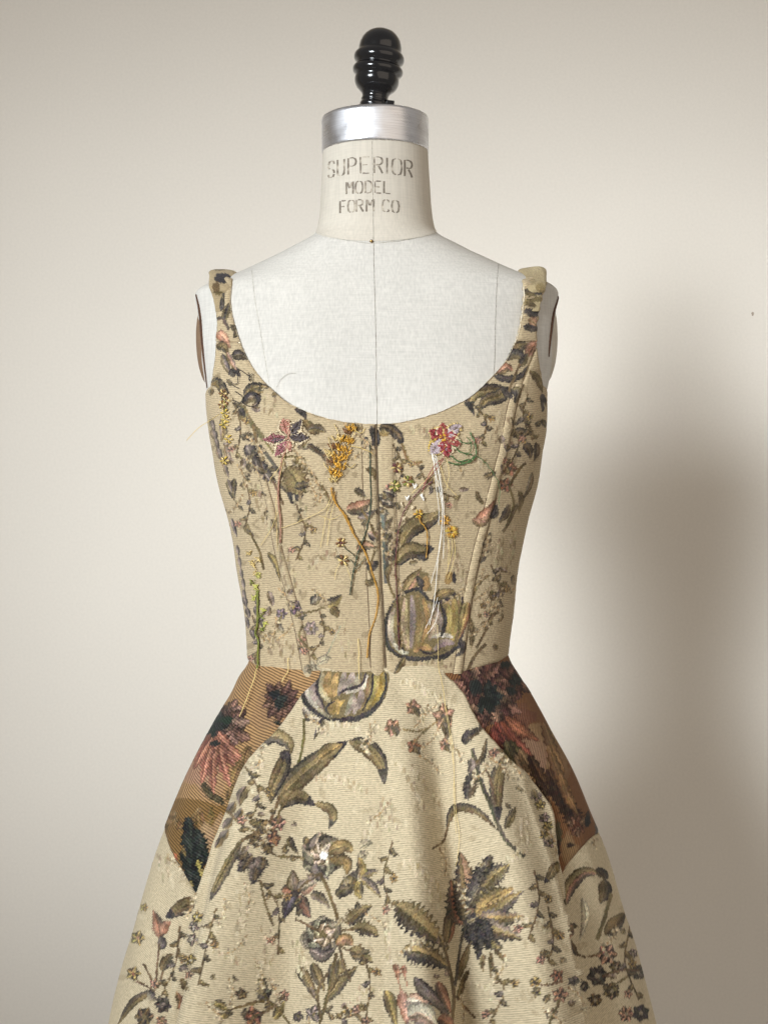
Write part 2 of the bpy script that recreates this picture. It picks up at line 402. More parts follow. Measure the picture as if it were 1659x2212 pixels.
# ------------------------------------------------------------------ woven design, drawn on flat cloth charts (s, z)
class Chart:
    def __init__(self, surf, W, H, base):
        self.surf = surf; self.W, self.H = W, H
        self.z0, self.z1 = surf.z[0], surf.z[-1]
        self.base = lin(base); self.c = np.zeros((H, W, 4), np.float32); self.c[..., :3] = lin(base)
        self.h = np.zeros((H, W), np.float32)
    def rc(self, pts):
        q = self.surf.sz(pts)
        return np.c_[(q[:, 0] + 1) / 2 * self.W, (self.z0 - q[:, 1]) / (self.z0 - self.z1) * self.H]
    def fill(self, pts, color, a=1.0, h=0.3, raw=False, motif=1.0):
        p = pts if raw else self.rc(pts)
        x0, y0 = np.floor(p.min(0)).astype(int); x1, y1 = np.ceil(p.max(0)).astype(int) + 1
        x0 = max(x0, 0); y0 = max(y0, 0); x1 = min(x1, self.W); y1 = min(y1, self.H)
        if x1 <= x0 or y1 <= y0 or (x1-x0)*(y1-y0) > 900000: return
        X = np.arange(x0, x1)[None, :] + .5; Y = np.arange(y0, y1)[:, None] + .5
        ins = np.zeros((y1-y0, x1-x0), bool); pl = p.tolist(); n = len(pl)
        for i in range(n):
            ax, ay = pl[i]; bx, by = pl[(i+1) % n]
            if ay == by: continue
            ins ^= ((ay > Y) != (by > Y)) & (X < (bx-ax)*(Y-ay)/(by-ay)+ax)
        if not ins.any():
            return
        sub = self.c[y0:y1, x0:x1]; c = lin(color)
        sub[ins, :3] = sub[ins, :3]*(1-a) + c*a
        sub[ins, 3] = np.maximum(sub[ins, 3], motif*a*self.mscale) if motif else sub[ins, 3]*(1-a)
        self.h[y0:y1, x0:x1][ins] = np.maximum(self.h[y0:y1, x0:x1][ins], h)
    def sample(self, s, z, jit=1.0):
        u = s * np.interp(-z, -self.surf.z, self.surf.half); 
        ci = np.floor(u / 0.0010).astype(np.int64); ri = np.floor(z / 0.0042).astype(np.int64)
        def hsh(a, b, k): 
            v = np.sin(a*12.9898 + b*78.233 + k*37.719) * 43758.5453; return v - np.floor(v) - .5
        dz = hsh(ci, ri, 1) * 0.0013 * jit
        ri2 = np.floor(z / 0.0015).astype(np.int64)
        ds = hsh(ri2, ci // 5, 2) * 0.0004 * jit / np.interp(-z, -self.surf.z, self.surf.half)
        c = np.clip(((s + ds + 1) / 2 * self.W).astype(int), 0, self.W-1)
        r = np.clip(((self.z0 - z - dz) / (self.z0 - self.z1) * self.H).astype(int), 0, self.H-1)
        out = self.c[r, c].copy(); mixk = (np.clip(hsh(ci, ri2, 5) + .5, 0, 1)**2 * self.speck)[:, None] * out[:, 3:4]
        out[:, :3] = out[:, :3]*(1-mixk) + self.base*mixk
        return out, self.h[r, c]
    speck = .12; mscale = 1.0

CREAM = (195, 180, 150)
DK, DK2 = (58, 54, 56), (84, 77, 70)
OLV, OLV2, OCH, YEL = (116, 102, 72), (138, 121, 86), (152, 126, 82), (160, 141, 90)
LIL, PNK, RST, GRY, WHT, BRN = (146, 130, 120), (170, 130, 108), (142, 98, 76), (154, 142, 120), (204, 195, 174), (104, 86, 62)
def jit(c, k=9): return tuple(np.clip(np.array(c) + rng.normal(0, k, 3).mean() + rng.normal(0, k*.4, 3), 5, 250))

def spine(pts, n=16): return catmull(pts, max(4, n // max(1, len(pts)-1)))
def shade(c, k): return tuple(np.clip(np.asarray(c, float)*k, 4, 250))
def strip(ch, P, wid, cols, serr=0.0, h=0.35, bands=None):
    """leaf-like strip of quads along polyline P with half-width profile wid; bands = limits across (-1..1) of the colours"""
    P = np.asarray(P); t = np.gradient(P, axis=0); t /= np.linalg.norm(t, axis=1, keepdims=True) + 1e-9
    nn = np.c_[-t[:, 1], t[:, 0]]; K = len(cols)
    bands = bands if bands is not None else np.linspace(-1, 1, K+1)
    var = 1 + .16*np.sin(np.linspace(0, rng.uniform(5, 11), len(P)) + rng.uniform(0, 6))
    quads, qc = [], []
    for i in range(len(P)-1):
        w0, w1 = wid[i], wid[i+1]
        if serr:
            w0 = w0*(1 + serr*(.5 if i % 2 else -.5)); w1 = w1*(1 + serr*(-.5 if i % 2 else .5))
        for k in range(K):
            a, b = bands[k], bands[k+1]
            q = np.array([P[i]+nn[i]*w0*a, P[i]+nn[i]*w0*b, P[i+1]+nn[i+1]*w1*b, P[i+1]+nn[i+1]*w1*a])
            c = q.mean(0); q = c + (q-c)*1.12      # small overlap so that no ground shows between quads
            quads.append(q); qc.append(jit(shade(cols[k], var[i]), 5))
    rcs = ch.rc(np.vstack(quads)).reshape(-1, 4, 2)
    for q, c in zip(rcs, qc): ch.fill(q, c, h=h, raw=True)
def leaf(ch, pts, w, cols=None, serr=0.0, tip=None, n=22):
    P = spine(pts, n); u = np.linspace(0, 1, len(P))
    wid = 1.16 * w * (np.sin(math.pi * u**0.75) ** 0.8 * .95 + .05)
    cols = cols or [DK, OLV, OLV2, OLV, DK2]
    if w < 4.2: strip(ch, P, wid, cols, serr)
    else:
        C = np.asarray(cols, float); x = np.linspace(0, 1, len(C)); f = lambda t: tuple(np.array([np.interp(t, x, C[:, k]) for k in range(3)]))
        e0, e1 = shade(f(0), .72), shade(f(1), .8); vein = shade(f(.5), .68)
        if rng.random() < .5: mid = [f(.12), shade(f(.3), 1.12), vein, f(.68), f(.88)]
        else: mid = [f(.1), shade(f(.32), 1.05), shade(f(.5), 1.18), vein, f(.86)]
        strip(ch, P, wid, [e0] + mid + [e1], serr, bands=[-1, -.74, -.38, -.06, .08, .42, .76, 1])
    if tip is not None:
        k = int(len(P)*.74); strip(ch, P[k:], wid[k:]*1.05, [tip]*2)
def stem(ch, pts, w, c=BRN, n=16):
    P = spine(pts, n); strip(ch, P, np.full(len(P), w), [c, jit(c)], h=.25)
def flower(ch, x, y, r, n=5, petal=LIL, edge=DK, centre=OCH, rot=0.0, squash=1.0, pw=.62):
    for k in range(n):
        a = rot + 2*math.pi*k/n; dx, dy = math.cos(a), math.sin(a)*squash
        p0 = (x, y); p1 = (x + dx*r, y + dy*r); 
        leaf(ch, [p0, ((p0[0]+p1[0])/2, (p0[1]+p1[1])/2), p1], r*pw*.62, [edge, jit(petal), jit(shade(petal, 1.15), 12), jit(petal), edge], n=12)
    ang = np.linspace(0, 2*math.pi, 10)[:-1]
    ch.fill(np.c_[x + np.cos(ang)*r*.22, y + np.sin(ang)*r*.22*squash], centre, h=.5)
def blob(ch, x, y, rx, ry, c, rough=.3, h=.3, a=1.0, rot=0.0, motif=1.0):
    ang = np.linspace(0, 2*math.pi, 15)[:-1]; k = 1 + rng.uniform(-rough, rough, 14)
    px, py = np.cos(ang)*rx*k, np.sin(ang)*ry*k; c_, s_ = math.cos(rot), math.sin(rot)
    ch.fill(np.c_[x + px*c_ - py*s_, y + px*s_ + py*c_], jit(c, 6), h=h, a=a, motif=motif)
def zig(ch, pts, c=None, w=9, step=10, grey=False):
    """tone-on-tone frond of raised pale floats"""
    P = spine(pts, 24); L = np.r_[0, np.cumsum(np.hypot(*np.diff(P, axis=0).T))]
    for i, d in enumerate(np.arange(0, L[-1], step)):
        x, y = np.interp(d, L, P[:, 0]), np.interp(d, L, P[:, 1])
        for sg in (-1, 1):
            ox = sg * w * rng.uniform(.35, 1); oy = rng.uniform(-3, 3) - abs(ox) * .4
            lw, lh = rng.uniform(1.6, 3.2), rng.uniform(3.5, 7)
            cc = c or ((182, 165, 134) if ch is cb else (210, 196, 166)) if rng.random() < .6 else ((148, 130, 101) if ch is cb else (178, 161, 129))
            if grey and rng.random() < .45: cc = (146, 130, 104) if ch is cb else (166, 151, 124)
            ch.fill([(x+ox-lw, y+oy-lh), (x+ox+lw, y+oy-lh), (x+ox+lw, y+oy+lh), (x+ox-lw, y+oy+lh)], jit(cc, 5), h=.55 if not grey else .3, motif=.7)

cb = Chart(bod, 1900, 820, (179, 161, 130))
cs = Chart(sk, 2800, 1100, CREAM)

# faint self-coloured leaves everywhere in the ground weave
def ghosts(ch, n, box, c0, c1):
    for i in range(n):
        x, y = rng.uniform(box[0], box[2]), rng.uniform(box[1], box[3]); a = rng.uniform(0, 6.28); l = rng.uniform(14, 34)
        P = spine([(x, y), (x+math.cos(a)*l*.5+rng.normal(0, 3), y+math.sin(a)*l*.5), (x+math.cos(a)*l, y+math.sin(a)*l)], 10)
        wd = rng.uniform(3, 7) * np.sin(math.pi*np.linspace(.03, .97, len(P)))
        for k in range(len(P)-1):
            t = P[k+1]-P[k]; t = t/(np.linalg.norm(t)+1e-9); nn = np.array([-t[1], t[0]])
            ch.fill(np.array([P[k]-nn*wd[k], P[k]+nn*wd[k], P[k+1]+nn*wd[k+1], P[k+1]-nn*wd[k+1]]), c0 if i % 2 else c1, a=.55, h=.4, motif=.8)
ghosts(cb, 230, (450, 790, 1180, 1460), (130, 114, 87), (182, 165, 134)); ghosts(cs, 330, (260, 1470, 1400, 2212), (168, 151, 121), (212, 198, 168))
# ---- bodice design
B = cb
# left strap and shoulder
leaf(B, [(462,618),(474,632),(484,655)], 11, [DK, OLV, OLV, DK2]); leaf(B, [(470,640),(478,655),(480,672)], 8, [DK2, DK, DK2])
leaf(B, [(496,655),(488,680),(484,700)], 7, [OLV, DK, OLV]); stem(B, [(467,690),(482,688),(496,712)], 3.5, DK2)
leaf(B, [(468,718),(482,728),(498,752)], 10, [PNK, (196,150,122), PNK, RST]); leaf(B, [(500,700),(512,716),(506,732)], 7, [DK, OLV, DK2])
leaf(B, [(466,750),(482,748),(494,764)], 9, [BRN, OLV, DK2]); leaf(B, [(502,772),(518,766),(534,776)], 10, [DK, DK2, OLV, DK])
leaf(B, [(480,764),(488,788),(500,812)], 7, [DK, LIL, OLV]); leaf(B, [(496,812),(508,802),(520,812)], 8, [DK, DK2])
leaf(B, [(490,760),(500,782),(512,800)], 6, [LIL, PNK, OLV])
leaf(B, [(455,830),(470,826),(484,846),(480,866)], 9, [DK, OLV2, OCH, OLV], tip=DK2)
leaf(B, [(528,856),(548,838),(585,834)], 11, [DK, OLV, OLV2, DK2]); leaf(B, [(524,872),(540,858),(556,862),(552,878)], 10, [DK, DK, OLV])
stem(B, [(524,876),(534,898),(546,918),(572,950)], 5.5, OLV); leaf(B, [(520,880),(522,894),(530,906)], 8, [DK, DK2])
zig(B, [(580,850),(585,880),(570,895)], w=14, step=8); zig(B, [(560,880),(600,900)], w=8)
leaf(B, [(638,880),(652,888),(662,906)], 8, [DK, DK2, DK]); leaf(B, [(655,905),(676,928),(694,934)], 9, [OLV, OCH, BRN])
leaf(B, [(528,936),(542,944),(560,940)], 8, [DK2, OLV, DK]); leaf(B, [(664,930),(684,926),(706,932)], 10, [BRN, DK2, OLV, BRN])
# left bodice large plant
stem(B, [(640,982),(665,1015),(690,1045),(716,1088)], 4.6, BRN); leaf(B, [(642,968),(668,964),(694,980),(704,1000)], 6, [DK, BRN, DK2])
for (x, y, a, w) in [(544,978,0,13),(552,1000,-8,12),(566,1012,0,13),(578,1026,6,10)]:
    leaf(B, [(x-10,y-18),(x,y),(x+14+a,y+18)], w, [DK, DK2, LIL, DK], serr=.4)
stem(B, [(560,960),(590,1000),(612,1032)], 4, DK2)
leaf(B, [(640,985),(652,1000),(648,1018)], 9, [OLV, OCH, OLV])
leaf(B, [(618,1010),(640,1042),(632,1088)], 24, [BRN, OLV, OLV2, OLV, OLV, BRN], serr=.5, tip=DK); leaf(B, [(636,1052),(656,1048),(668,1046)], 8, [DK2, OLV, DK])
leaf(B, [(560,1064),(568,1066),(580,1070)], 4, [DK2, BRN]); leaf(B, [(600,1040),(614,1052),(620,1066)], 7, [OLV, DK2])
leaf(B, [(508,1034),(502,1058),(506,1080)], 8, [DK2, OLV, DK]); leaf(B, [(510,1082),(516,1092),(526,1104)], 5, [DK, OLV2])
leaf(B, [(526,1136),(536,1148),(548,1156)], 5, [DK2, OLV]); leaf(B, [(574,1100),(577,1112),(576,1122)], 5, [DK2, BRN])
leaf(B, [(500,1120),(506,1140),(512,1160)], 4, [DK, LIL]); leaf(B, [(590,1120),(596,1135),(592,1150)], 6, [GRY, BRN, GRY])
for (x, y) in [(459,918),(463,940),(468,958),(474,980),(482,1000),(489,1018),(496,1050)]:
    leaf(B, [(x-4,y-14),(x,y),(x+5,y+15)], rng.uniform(4,7), [DK2, LIL, jit(OLV2)])
leaf(B, [(478,905),(482,930),(478,955)], 6, [OLV2, OCH, LIL]); leaf(B, [(486,960),(494,990),(505,1002)], 6, [LIL, (176,150,110)])
zig(B, [(548,1052),(560,1090),(588,1154)], w=9, step=7); zig(B, [(640,1080),(652,1110),(662,1150)], w=13, step=8, grey=True); zig(B, [(616,1180),(620,1230),(640,1290)], w=12, step=7, grey=True)
zig(B, [(674,1230),(700,1205),(735,1192)], w=7, step=7); zig(B, [(575,1400),(610,1390),(625,1430)], w=14, step=8, grey=True)
# near centre front
leaf(B, [(800,922),(812,945),(806,980)], 9, [DK, DK2, DK]); leaf(B, [(782,940),(788,956),(784,980)], 7, [DK, DK2]); leaf(B, [(752,916),(770,925),(786,922)], 7, [OLV, BRN])
leaf(B, [(817,924),(842,926),(862,944),(870,964)], 10, [DK, BRN, DK2, DK], tip=DK); leaf(B, [(820,932),(830,936),(842,936)], 7, [OLV, OCH])
stem(B, [(868,958),(880,990),(892,1000),(912,996)], 3.2, (134,112,72))
leaf(B, [(766,1055),(778,1064),(792,1074)], 7, [DK2, OLV]); leaf(B, [(748,1100),(776,1096),(806,1080)], 13, [RST, PNK, OLV, DK2]); leaf(B, [(772,1118),(792,1116),(812,1102)], 9, [DK, LIL, OLV])
leaf(B, [(772,1190),(790,1178),(812,1182)], 10, [BRN, PNK, OLV, DK2]); leaf(B, [(796,1150),(810,1160),(818,1174)], 9, [PNK, LIL, DK]); leaf(B, [(790,1225),(806,1220),(818,1214)], 10, [DK, DK2])
leaf(B, [(788,1262),(800,1258),(812,1252)], 7, [OLV, BRN]); leaf(B, [(790,1012),(806,1020),(812,1040)], 6, [BRN, OLV])
for (x, y) in [(829,1078),(838,1088),(826,1106),(842,1066)]: leaf(B, [(x-14,y-6),(x,y),(x+16,y+6)], 9, [DK2, GRY, DK, BRN])
stem(B, [(828,1110),(832,1180),(836,1260)], 6, DK2)
for (y0) in (1130,1160,1195,1230): leaf(B, [(834,y0+16),(840,y0),(848,y0-14)], 6, [OLV, DK2, BRN])
# right bodice leaves and tulip
leaf(B, [(866,1178),(890,1140),(930,1122),(950,1104)], 17, [OLV2, OLV, OLV2, BRN, DK], tip=None)
leaf(B, [(850,1222),(880,1192),(912,1190),(938,1184)], 16, [OLV, OLV2, OLV, BRN, DK], tip=DK)
leaf(B, [(900,1200),(916,1206),(926,1204)], 6, [DK, DK2]); leaf(B, [(846,1215),(850,1180),(862,1160)], 7, [BRN, DK2])
leaf(B, [(868,1290),(892,1256),(910,1228)], 14, [BRN, OLV2, PNK, OLV]); B.fill([(908,1232),(924,1236),(934,1278),(912,1276),(898,1262)], OLV, h=.4)
blob(B, 918, 1262, 12, 14, OCH); blob(B, 972, 1249, 12, 13, OCH); blob(B, 981, 1250, 5, 13, DK); leaf(B, [(936,1300),(960,1282),(984,1278)], 11, [OLV2, OCH, DK2])
leaf(B, [(900,1246),(910,1262),(906,1276)], 6, [DK, DK2])
def streak(ch, pts, w, c):
    P = spine(pts, 16); strip(ch, P, w*np.sin(math.pi*np.linspace(.06, .94, len(P)))**.6, [c, jit(c, 8)], h=.5)
def bloom(ch, ox, oy, outline, edge, rows):
    """tulip in woven streaks: dark edge, then floats of changing colour that follow the curl of the petals"""
    ch.fill(catmull([(x+ox, y+oy) for x, y in outline] + [(outline[0][0]+ox, outline[0][1]+oy)], 6)[:-1], OLV, h=.4)
    for pts, w, c in rows: streak(ch, [(x+ox, y+oy) for x, y in pts], w, c)
    for pts, w in edge: streak(ch, [(x+ox, y+oy) for x, y in pts], w, DK)
bloom(B, 918, 1350, [(-80,-36),(-58,-64),(-18,-76),(8,-54),(40,-58),(70,-72),(80,-30),(74,40),(40,64),(-30,70),(-68,58),(-86,10)],
 [([(-72,-44),(-86,0),(-80,44),(-54,70)], 5), ([(-60,66),(-20,74),(36,70),(78,42)], 6), ([(-70,-50),(-44,-70),(-12,-76),(10,-52)], 4), ([(8,-54),(36,-50),(72,-72)], 4), ([(34,-44),(44,-10),(34,26)], 4.5), ([(80,-60),(84,-10),(72,44)], 3.5), ([(-44,60),(-58,20),(-54,-30)], 2.5), ([(-14,52),(10,62),(34,52)], 3)],
 [([(-64,-36),(-76,0),(-66,48)], 7, (176,164,138)), ([(-54,-50),(-62,-4),(-50,50)], 6, OLV2), ([(-42,-58),(-44,0),(-36,54)], 7, (166,150,112)), ([(-28,-64),(-26,-10),(-30,50)], 6, LIL), ([(-16,-66),(-8,-16),(-18,44)], 7, OLV2), ([(-4,-56),(8,-10),(-4,36)], 6, OCH), ([(8,-46),(20,-6),(10,34)], 6, (170,154,128)), ([(20,-44),(32,-8),(22,28)], 6, LIL), ([(48,-50),(54,-12),(48,30)], 6, (168,150,96)), ([(60,-60),(66,-16),(58,36)], 7, YEL), ([(72,-62),(76,-14),(68,38)], 4, OLV2), ([(-24,58),(-8,46),(14,52)], 8, OCH), ([(20,54),(40,38),(64,40)], 7, LIL), ([(14,28),(38,22),(60,26)], 5, WHT), ([(-66,40),(-54,56),(-36,62)], 5, WHT), ([(26,60),(48,52),(66,46)], 5, OLV)])
leaf(B, [(874,1420),(864,1440),(850,1462)], 7, [BRN, OLV, DK2]); leaf(B, [(1008,1300),(1002,1330),(990,1380)], 10, [RST, OCH, YEL, OLV]); leaf(B, [(992,1380),(1000,1400),(984,1420)], 6, [DK2, DK])
zig(B, [(968,1170),(984,1210),(1002,1250),(1010,1290)], w=9, step=6); zig(B, [(900,1440),(930,1432),(970,1440)], w=8, step=7); zig(B, [(1016,950),(1030,990),(1050,1010)], w=10, step=7); zig(B, [(890,925),(910,935),(930,930)], w=10, step=7, grey=True)
# right strap
for (y, c0, c1) in [(632,DK2,OLV),(655,OLV2,OLV),(676,DK,DK2),(708,DK,DK2)]: leaf(B, [(1130,y-3),(1150,y),(1172,y+4)], 8, [c0, c1])
leaf(B, [(1140,690),(1152,696),(1160,704)], 8, [PNK, OLV, (190,150,118)]); leaf(B, [(1108,766),(1124,748),(1142,742)], 10, [BRN, OLV, DK2]); leaf(B, [(1138,770),(1148,750),(1160,736)], 10, [PNK, RST, PNK])
leaf(B, [(1092,778),(1110,764),(1126,772),(1122,796)], 10, [DK, DK2, OLV]); leaf(B, [(1072,806),(1092,794),(1108,800)], 10, [RST, PNK, OLV]); leaf(B, [(1066,812),(1090,818),(1122,814),(1140,790)], 7, [DK, DK2, DK])
leaf(B, [(1124,790),(1132,778),(1140,760)], 7, [DK, OLV])
leaf(B, [(1098,846),(1066,842),(1030,846),(1014,868),(1024,896)], 13, [OLV, OLV2, BRN, DK], tip=DK); leaf(B, [(1100,838),(1080,856),(1050,866),(1034,890)], 13, [DK, OLV, OCH, DK2]); leaf(B, [(1084,838),(1096,848),(1104,862)], 9, [DK, DK2])
leaf(B, [(1104,840),(1116,850),(1108,872)], 9, [OLV, DK2, DK]); zig(B, [(1090,900),(1080,930),(1060,960)], w=12, step=8)
# right side panel
stem(B, [(1122,872),(1136,905),(1152,942)], 3.5, BRN); leaf(B, [(1108,942),(1124,934),(1150,936)], 10, [DK2, BRN, DK]); leaf(B, [(1144,800),(1162,820),(1172,848)], 7, [OLV, BRN])
leaf(B, [(1170,850),(1174,870),(1172,890)], 6, [DK, DK2]); leaf(B, [(1130,960),(1142,970),(1146,990)], 9, [DK2, BRN, DK]); leaf(B, [(1158,955),(1160,975),(1154,995)], 6, [BRN, DK2])
flower(B, 1100, 1012, 19, 5, RST, BRN, DK2); flower(B, 1092, 1048, 17, 5, RST, DK2, BRN); stem(B, [(1100,1050),(1120,1016),(1136,1000)], 3, BRN)
leaf(B, [(1028,1128),(1050,1110),(1072,1076)], 11, [RST, PNK, BRN]); leaf(B, [(1058,1120),(1068,1108),(1074,1090)], 8, [DK, DK2]); leaf(B, [(1028,1060),(1034,1076),(1046,1090)], 5, [BRN, OLV]); leaf(B, [(1020,1122),(1036,1130),(1054,1124)], 7, [PNK, BRN])
stem(B, [(1118,1090),(1104,1120),(1086,1150)], 3, BRN); leaf(B, [(1100,1090),(1090,1114),(1076,1130)], 7, [BRN, DK2])
stem(B, [(1030,1400),(1060,1340),(1096,1262)], 2.5, BRN)
for (x, y, r) in [(1065,1287,13),(1044,1308,9),(1070,1320,11),(1048,1352,12),(1090,1262,8),(1098,1272,6),(1036,1330,6),(1070,1398,8)]: flower(B, x, y, r, 5, BRN, (120,98,70), DK2, rot=x)
leaf(B, [(1020,1290),(1034,1260),(1060,1240)], 4, [BRN, OLV]); leaf(B, [(1018,1400),(1020,1360),(1014,1330)], 6, [BRN, OLV]); stem(B, [(1010,1450),(1024,1420),(1050,1390)], 3.5, BRN); leaf(B, [(1040,1180),(1052,1170),(1060,1150)], 7, [DK2, BRN]); leaf(B, [(1036,1215),(1044,1200),(1056,1188)], 7, [BRN, DK2])
zig(B, [(1080,1170),(1078,1210),(1066,1250)], w=6, step=8); zig(B, [(1100,960),(1090,990),(1080,1020)], w=6, step=8); zig(B, [(1110,1150),(1104,1200),(1096,1240)], w=5, step=8)
leaf(B, [(1150,1020),(1144,1050),(1130,1080)], 5, [BRN, GRY]); leaf(B, [(1120,1060),(1126,1080),(1120,1110)], 5, [OLV, BRN])
# left lower cluster
flower(B, 608, 1325, 13, 5, (122,106,110), DK, OLV); flower(B, 636, 1311, 17, 5, (110,94,98), DK, YEL, rot=.3); flower(B, 653, 1330, 10, 4, DK2, DK, LIL); stem(B, [(640,1330),(690,1316),(724,1302)], 2.6, OLV)
leaf(B, [(672,1306),(684,1294),(696,1290)], 9, [DK, GRY, OLV]); leaf(B, [(704,1310),(722,1300),(738,1286)], 10, [DK, OLV, YEL]); leaf(B, [(714,1312),(724,1322),(730,1334)], 9, [BRN, OLV])
flower(B, 672, 1358, 17, 6, LIL, (120,108,100), OLV); flower(B, 653, 1382, 11, 4, PNK, BRN, LIL); leaf(B, [(646,1392),(648,1402),(650,1412)], 4, [LIL, BRN])
leaf(B, [(580,1276),(586,1294),(590,1310)], 6, [LIL, BRN]); leaf(B, [(596,1340),(604,1356),(616,1368)], 6, [DK2, GRY, OLV]); leaf(B, [(578,1194),(594,1214),(606,1258)], 6, [OLV, YEL, DK2]); stem(B, [(655,1350),(648,1372),(664,1400)], 2.5, OLV)
for (x, y) in [(536,1324),(534,1345),(556,1300),(546,1370),(554,1322),(530,1300),(566,1345)]: leaf(B, [(x-4,y-12),(x,y),(x+3,y+13)], 5, [DK, LIL, DK2])
for (x, y) in [(514,1190),(518,1215),(522,1240),(526,1262),(528,1285)]: leaf(B, [(x-2,y-13),(x,y),(x+3,y+12)], 3.5, [DK2, LIL])
zig(B, [(735,1350),(742,1385),(750,1410),(762,1428)], w=13, step=8); stem(B, [(680,1440),(705,1415),(735,1352)], 2, GRY); leaf(B, [(684,1432),(700,1424),(716,1420)], 8, [GRY, (176,164,136)]); leaf(B, [(656,1448),(674,1444),(694,1446)], 8, [GRY, (150,138,116), GRY]); leaf(B, [(672,1426),(676,1440),(678,1452)], 6, [GRY, (150,138,116)])
zig(B, [(584,1400),(600,1420)], w=18, step=6, grey=True)

# ---- skirt design
K = cs
bloom(K, 745, 1510, [(-90,-14),(-74,-48),(-40,-60),(40,-60),(92,-58),(90,-10),(66,26),(10,44),(-30,46),(-70,26)],
 [([(-86,-30),(-88,0),(-64,30),(-28,48)], 5.5), ([(-34,46),(6,46),(50,34),(84,0)], 6), ([(-52,-58),(-60,-20),(-44,18)], 3.5), ([(46,-58),(36,-30),(0,-16),(-12,-10)], 3.5), ([(-30,40),(-40,20),(-20,4)], 2.5), ([(60,-58),(58,-16),(38,28)], 2.5), ([(88,-56),(88,-20),(72,14)], 3)],
 [([(-76,-40),(-80,-6),(-56,24)], 6, WHT), ([(-68,-48),(-68,-14),(-46,22)], 8, LIL), ([(-46,-56),(-50,-20),(-30,12)], 7, (172,156,120)), ([(-32,-58),(-38,-26),(-24,0)], 8, OCH), ([(-16,-58),(-22,-30),(-20,-4)], 7, (176,148,98)), ([(0,-58),(-4,-32),(-14,-6)], 7, LIL), ([(18,-58),(12,-34),(-4,-12)], 8, (166,150,138)), ([(34,-58),(26,-36),(6,-18)], 6, GRY), ([(50,-50),(36,-24),(4,-12)], 6, WHT), ([(68,-58),(66,-20),(46,20)], 8, YEL), ([(80,-56),(80,-18),(60,16)], 7, (156,134,78)), ([(52,-44),(50,-10),(34,24)], 6, OLV2), ([(36,-20),(34,4),(20,32)], 7, LIL), ([(18,-10),(16,10),(4,36)], 8, (158,142,128)), ([(-22,36),(-26,16),(-10,4)], 9, OCH), ([(-14,32),(-12,14),(0,4)], 5, (186,156,100)), ([(-58,20),(-44,34),(-28,40)], 5, GRY)])
leaf(K, [(656,1530),(670,1552),(698,1558)], 8, [WHT, LIL, DK2]); leaf(K, [(698,1553),(692,1572),(678,1598)], 7, [OLV, DK2, (92,82,100)]); stem(K, [(657,1556),(656,1604),(642,1660),(628,1690)], 3, OLV)
leaf(K, [(600,1728),(640,1684),(700,1636),(752,1602)], 21, [DK2, OLV, OLV2, OLV2, OLV, BRN], tip=DK); leaf(K, [(690,1640),(712,1622),(742,1608)], 14, [OLV, OCH, OLV2])
leaf(K, [(754,1603),(794,1616),(824,1650),(832,1696)], 16, [DK, OLV, OLV2, BRN], tip=DK2); leaf(K, [(600,1740),(640,1720),(682,1740)], 16, [OLV2, OLV, BRN, DK], tip=DK)
leaf(K, [(680,1736),(712,1746),(722,1766),(712,1792)], 10, [OLV, OLV2, BRN], tip=DK2); leaf(K, [(562,1622),(590,1594),(622,1606),(628,1632)], 14, [OLV, OLV2, GRY, DK]); leaf(K, [(622,1622),(610,1660),(592,1700),(584,1738)], 15, [DK, OLV, OLV2, BRN]); leaf(K, [(604,1636),(618,1634),(624,1652)], 9, [DK, DK])
for (x, y, r, c) in [(892,1530,18,PNK),(848,1573,19,PNK),(892,1614,16,RST),(958,1548,26,PNK),(962,1608,15,PNK)]:
    flower(K, x, y, r, 5, c, BRN, DK2, rot=x*.7, squash=1.1); leaf(K, [(x+2,y),(x+8,y+10),(x+12,y+20)], 6, [DK2, OLV])
stem(K, [(870,1578),(905,1580),(945,1560)], 2, OLV2); stem(K, [(892,1605),(910,1585),(930,1570)], 2, OLV2); leaf(K, [(955,1560),(966,1580),(964,1600)], 8, [DK2, BRN])
zig(K, [(872,1475),(900,1486),(945,1512)], w=9, step=6); zig(K, [(876,1660),(895,1690),(930,1752)], w=20, step=7, grey=True); zig(K, [(690,1690),(720,1680),(785,1716)], w=13, step=6); zig(K, [(838,1735),(836,1770),(850,1795)], w=13, step=7, grey=True); zig(K, [(690,1580),(730,1568),(780,1580)], w=7, step=8)
zig(K, [(790,1810),(815,1780),(838,1740)], w=8, step=7); leaf(K, [(776,1834),(792,1822),(806,1826)], 8, [GRY, (176,164,136)]); leaf(K, [(776,1856),(788,1846),(796,1842)], 8, [GRY, (170,158,130)]); zig(K, [(880,1865),(905,1890),(930,1915),(936,1960)], w=13, step=6); zig(K, [(842,2000),(838,2040),(845,2080)], w=6, step=8); zig(K, [(760,2170),(790,2140),(830,2150)], w=12, step=8)
# right upper plant
leaf(K, [(1082,1640),(1070,1700),(1076,1784)], 13, [BRN, OLV, OLV2, DK2], tip=DK); leaf(K, [(964,1792),(978,1752),(1006,1744),(1040,1758),(1074,1792)], 9, [DK, OLV, BRN]); stem(K, [(966,1788),(954,1818),(930,1834)], 2.6, BRN)
stem(K, [(1020,1620),(1040,1690),(1062,1745),(1090,1814),(1130,1852)], 4, DK2); leaf(K, [(1090,1792),(1100,1766),(1110,1744)], 8, [DK2, OLV, OLV2]); leaf(K, [(1012,1728),(1018,1690),(1020,1664)], 13, [DK, DK2, BRN], serr=.3); leaf(K, [(1004,1610),(1010,1590),(1022,1578)], 9, [DK, DK2]); leaf(K, [(1024,1660),(1040,1640),(1046,1600)], 6, [BRN, DK2]); leaf(K, [(1014,1640),(1020,1655),(1012,1668)], 7, [LIL, DK2])
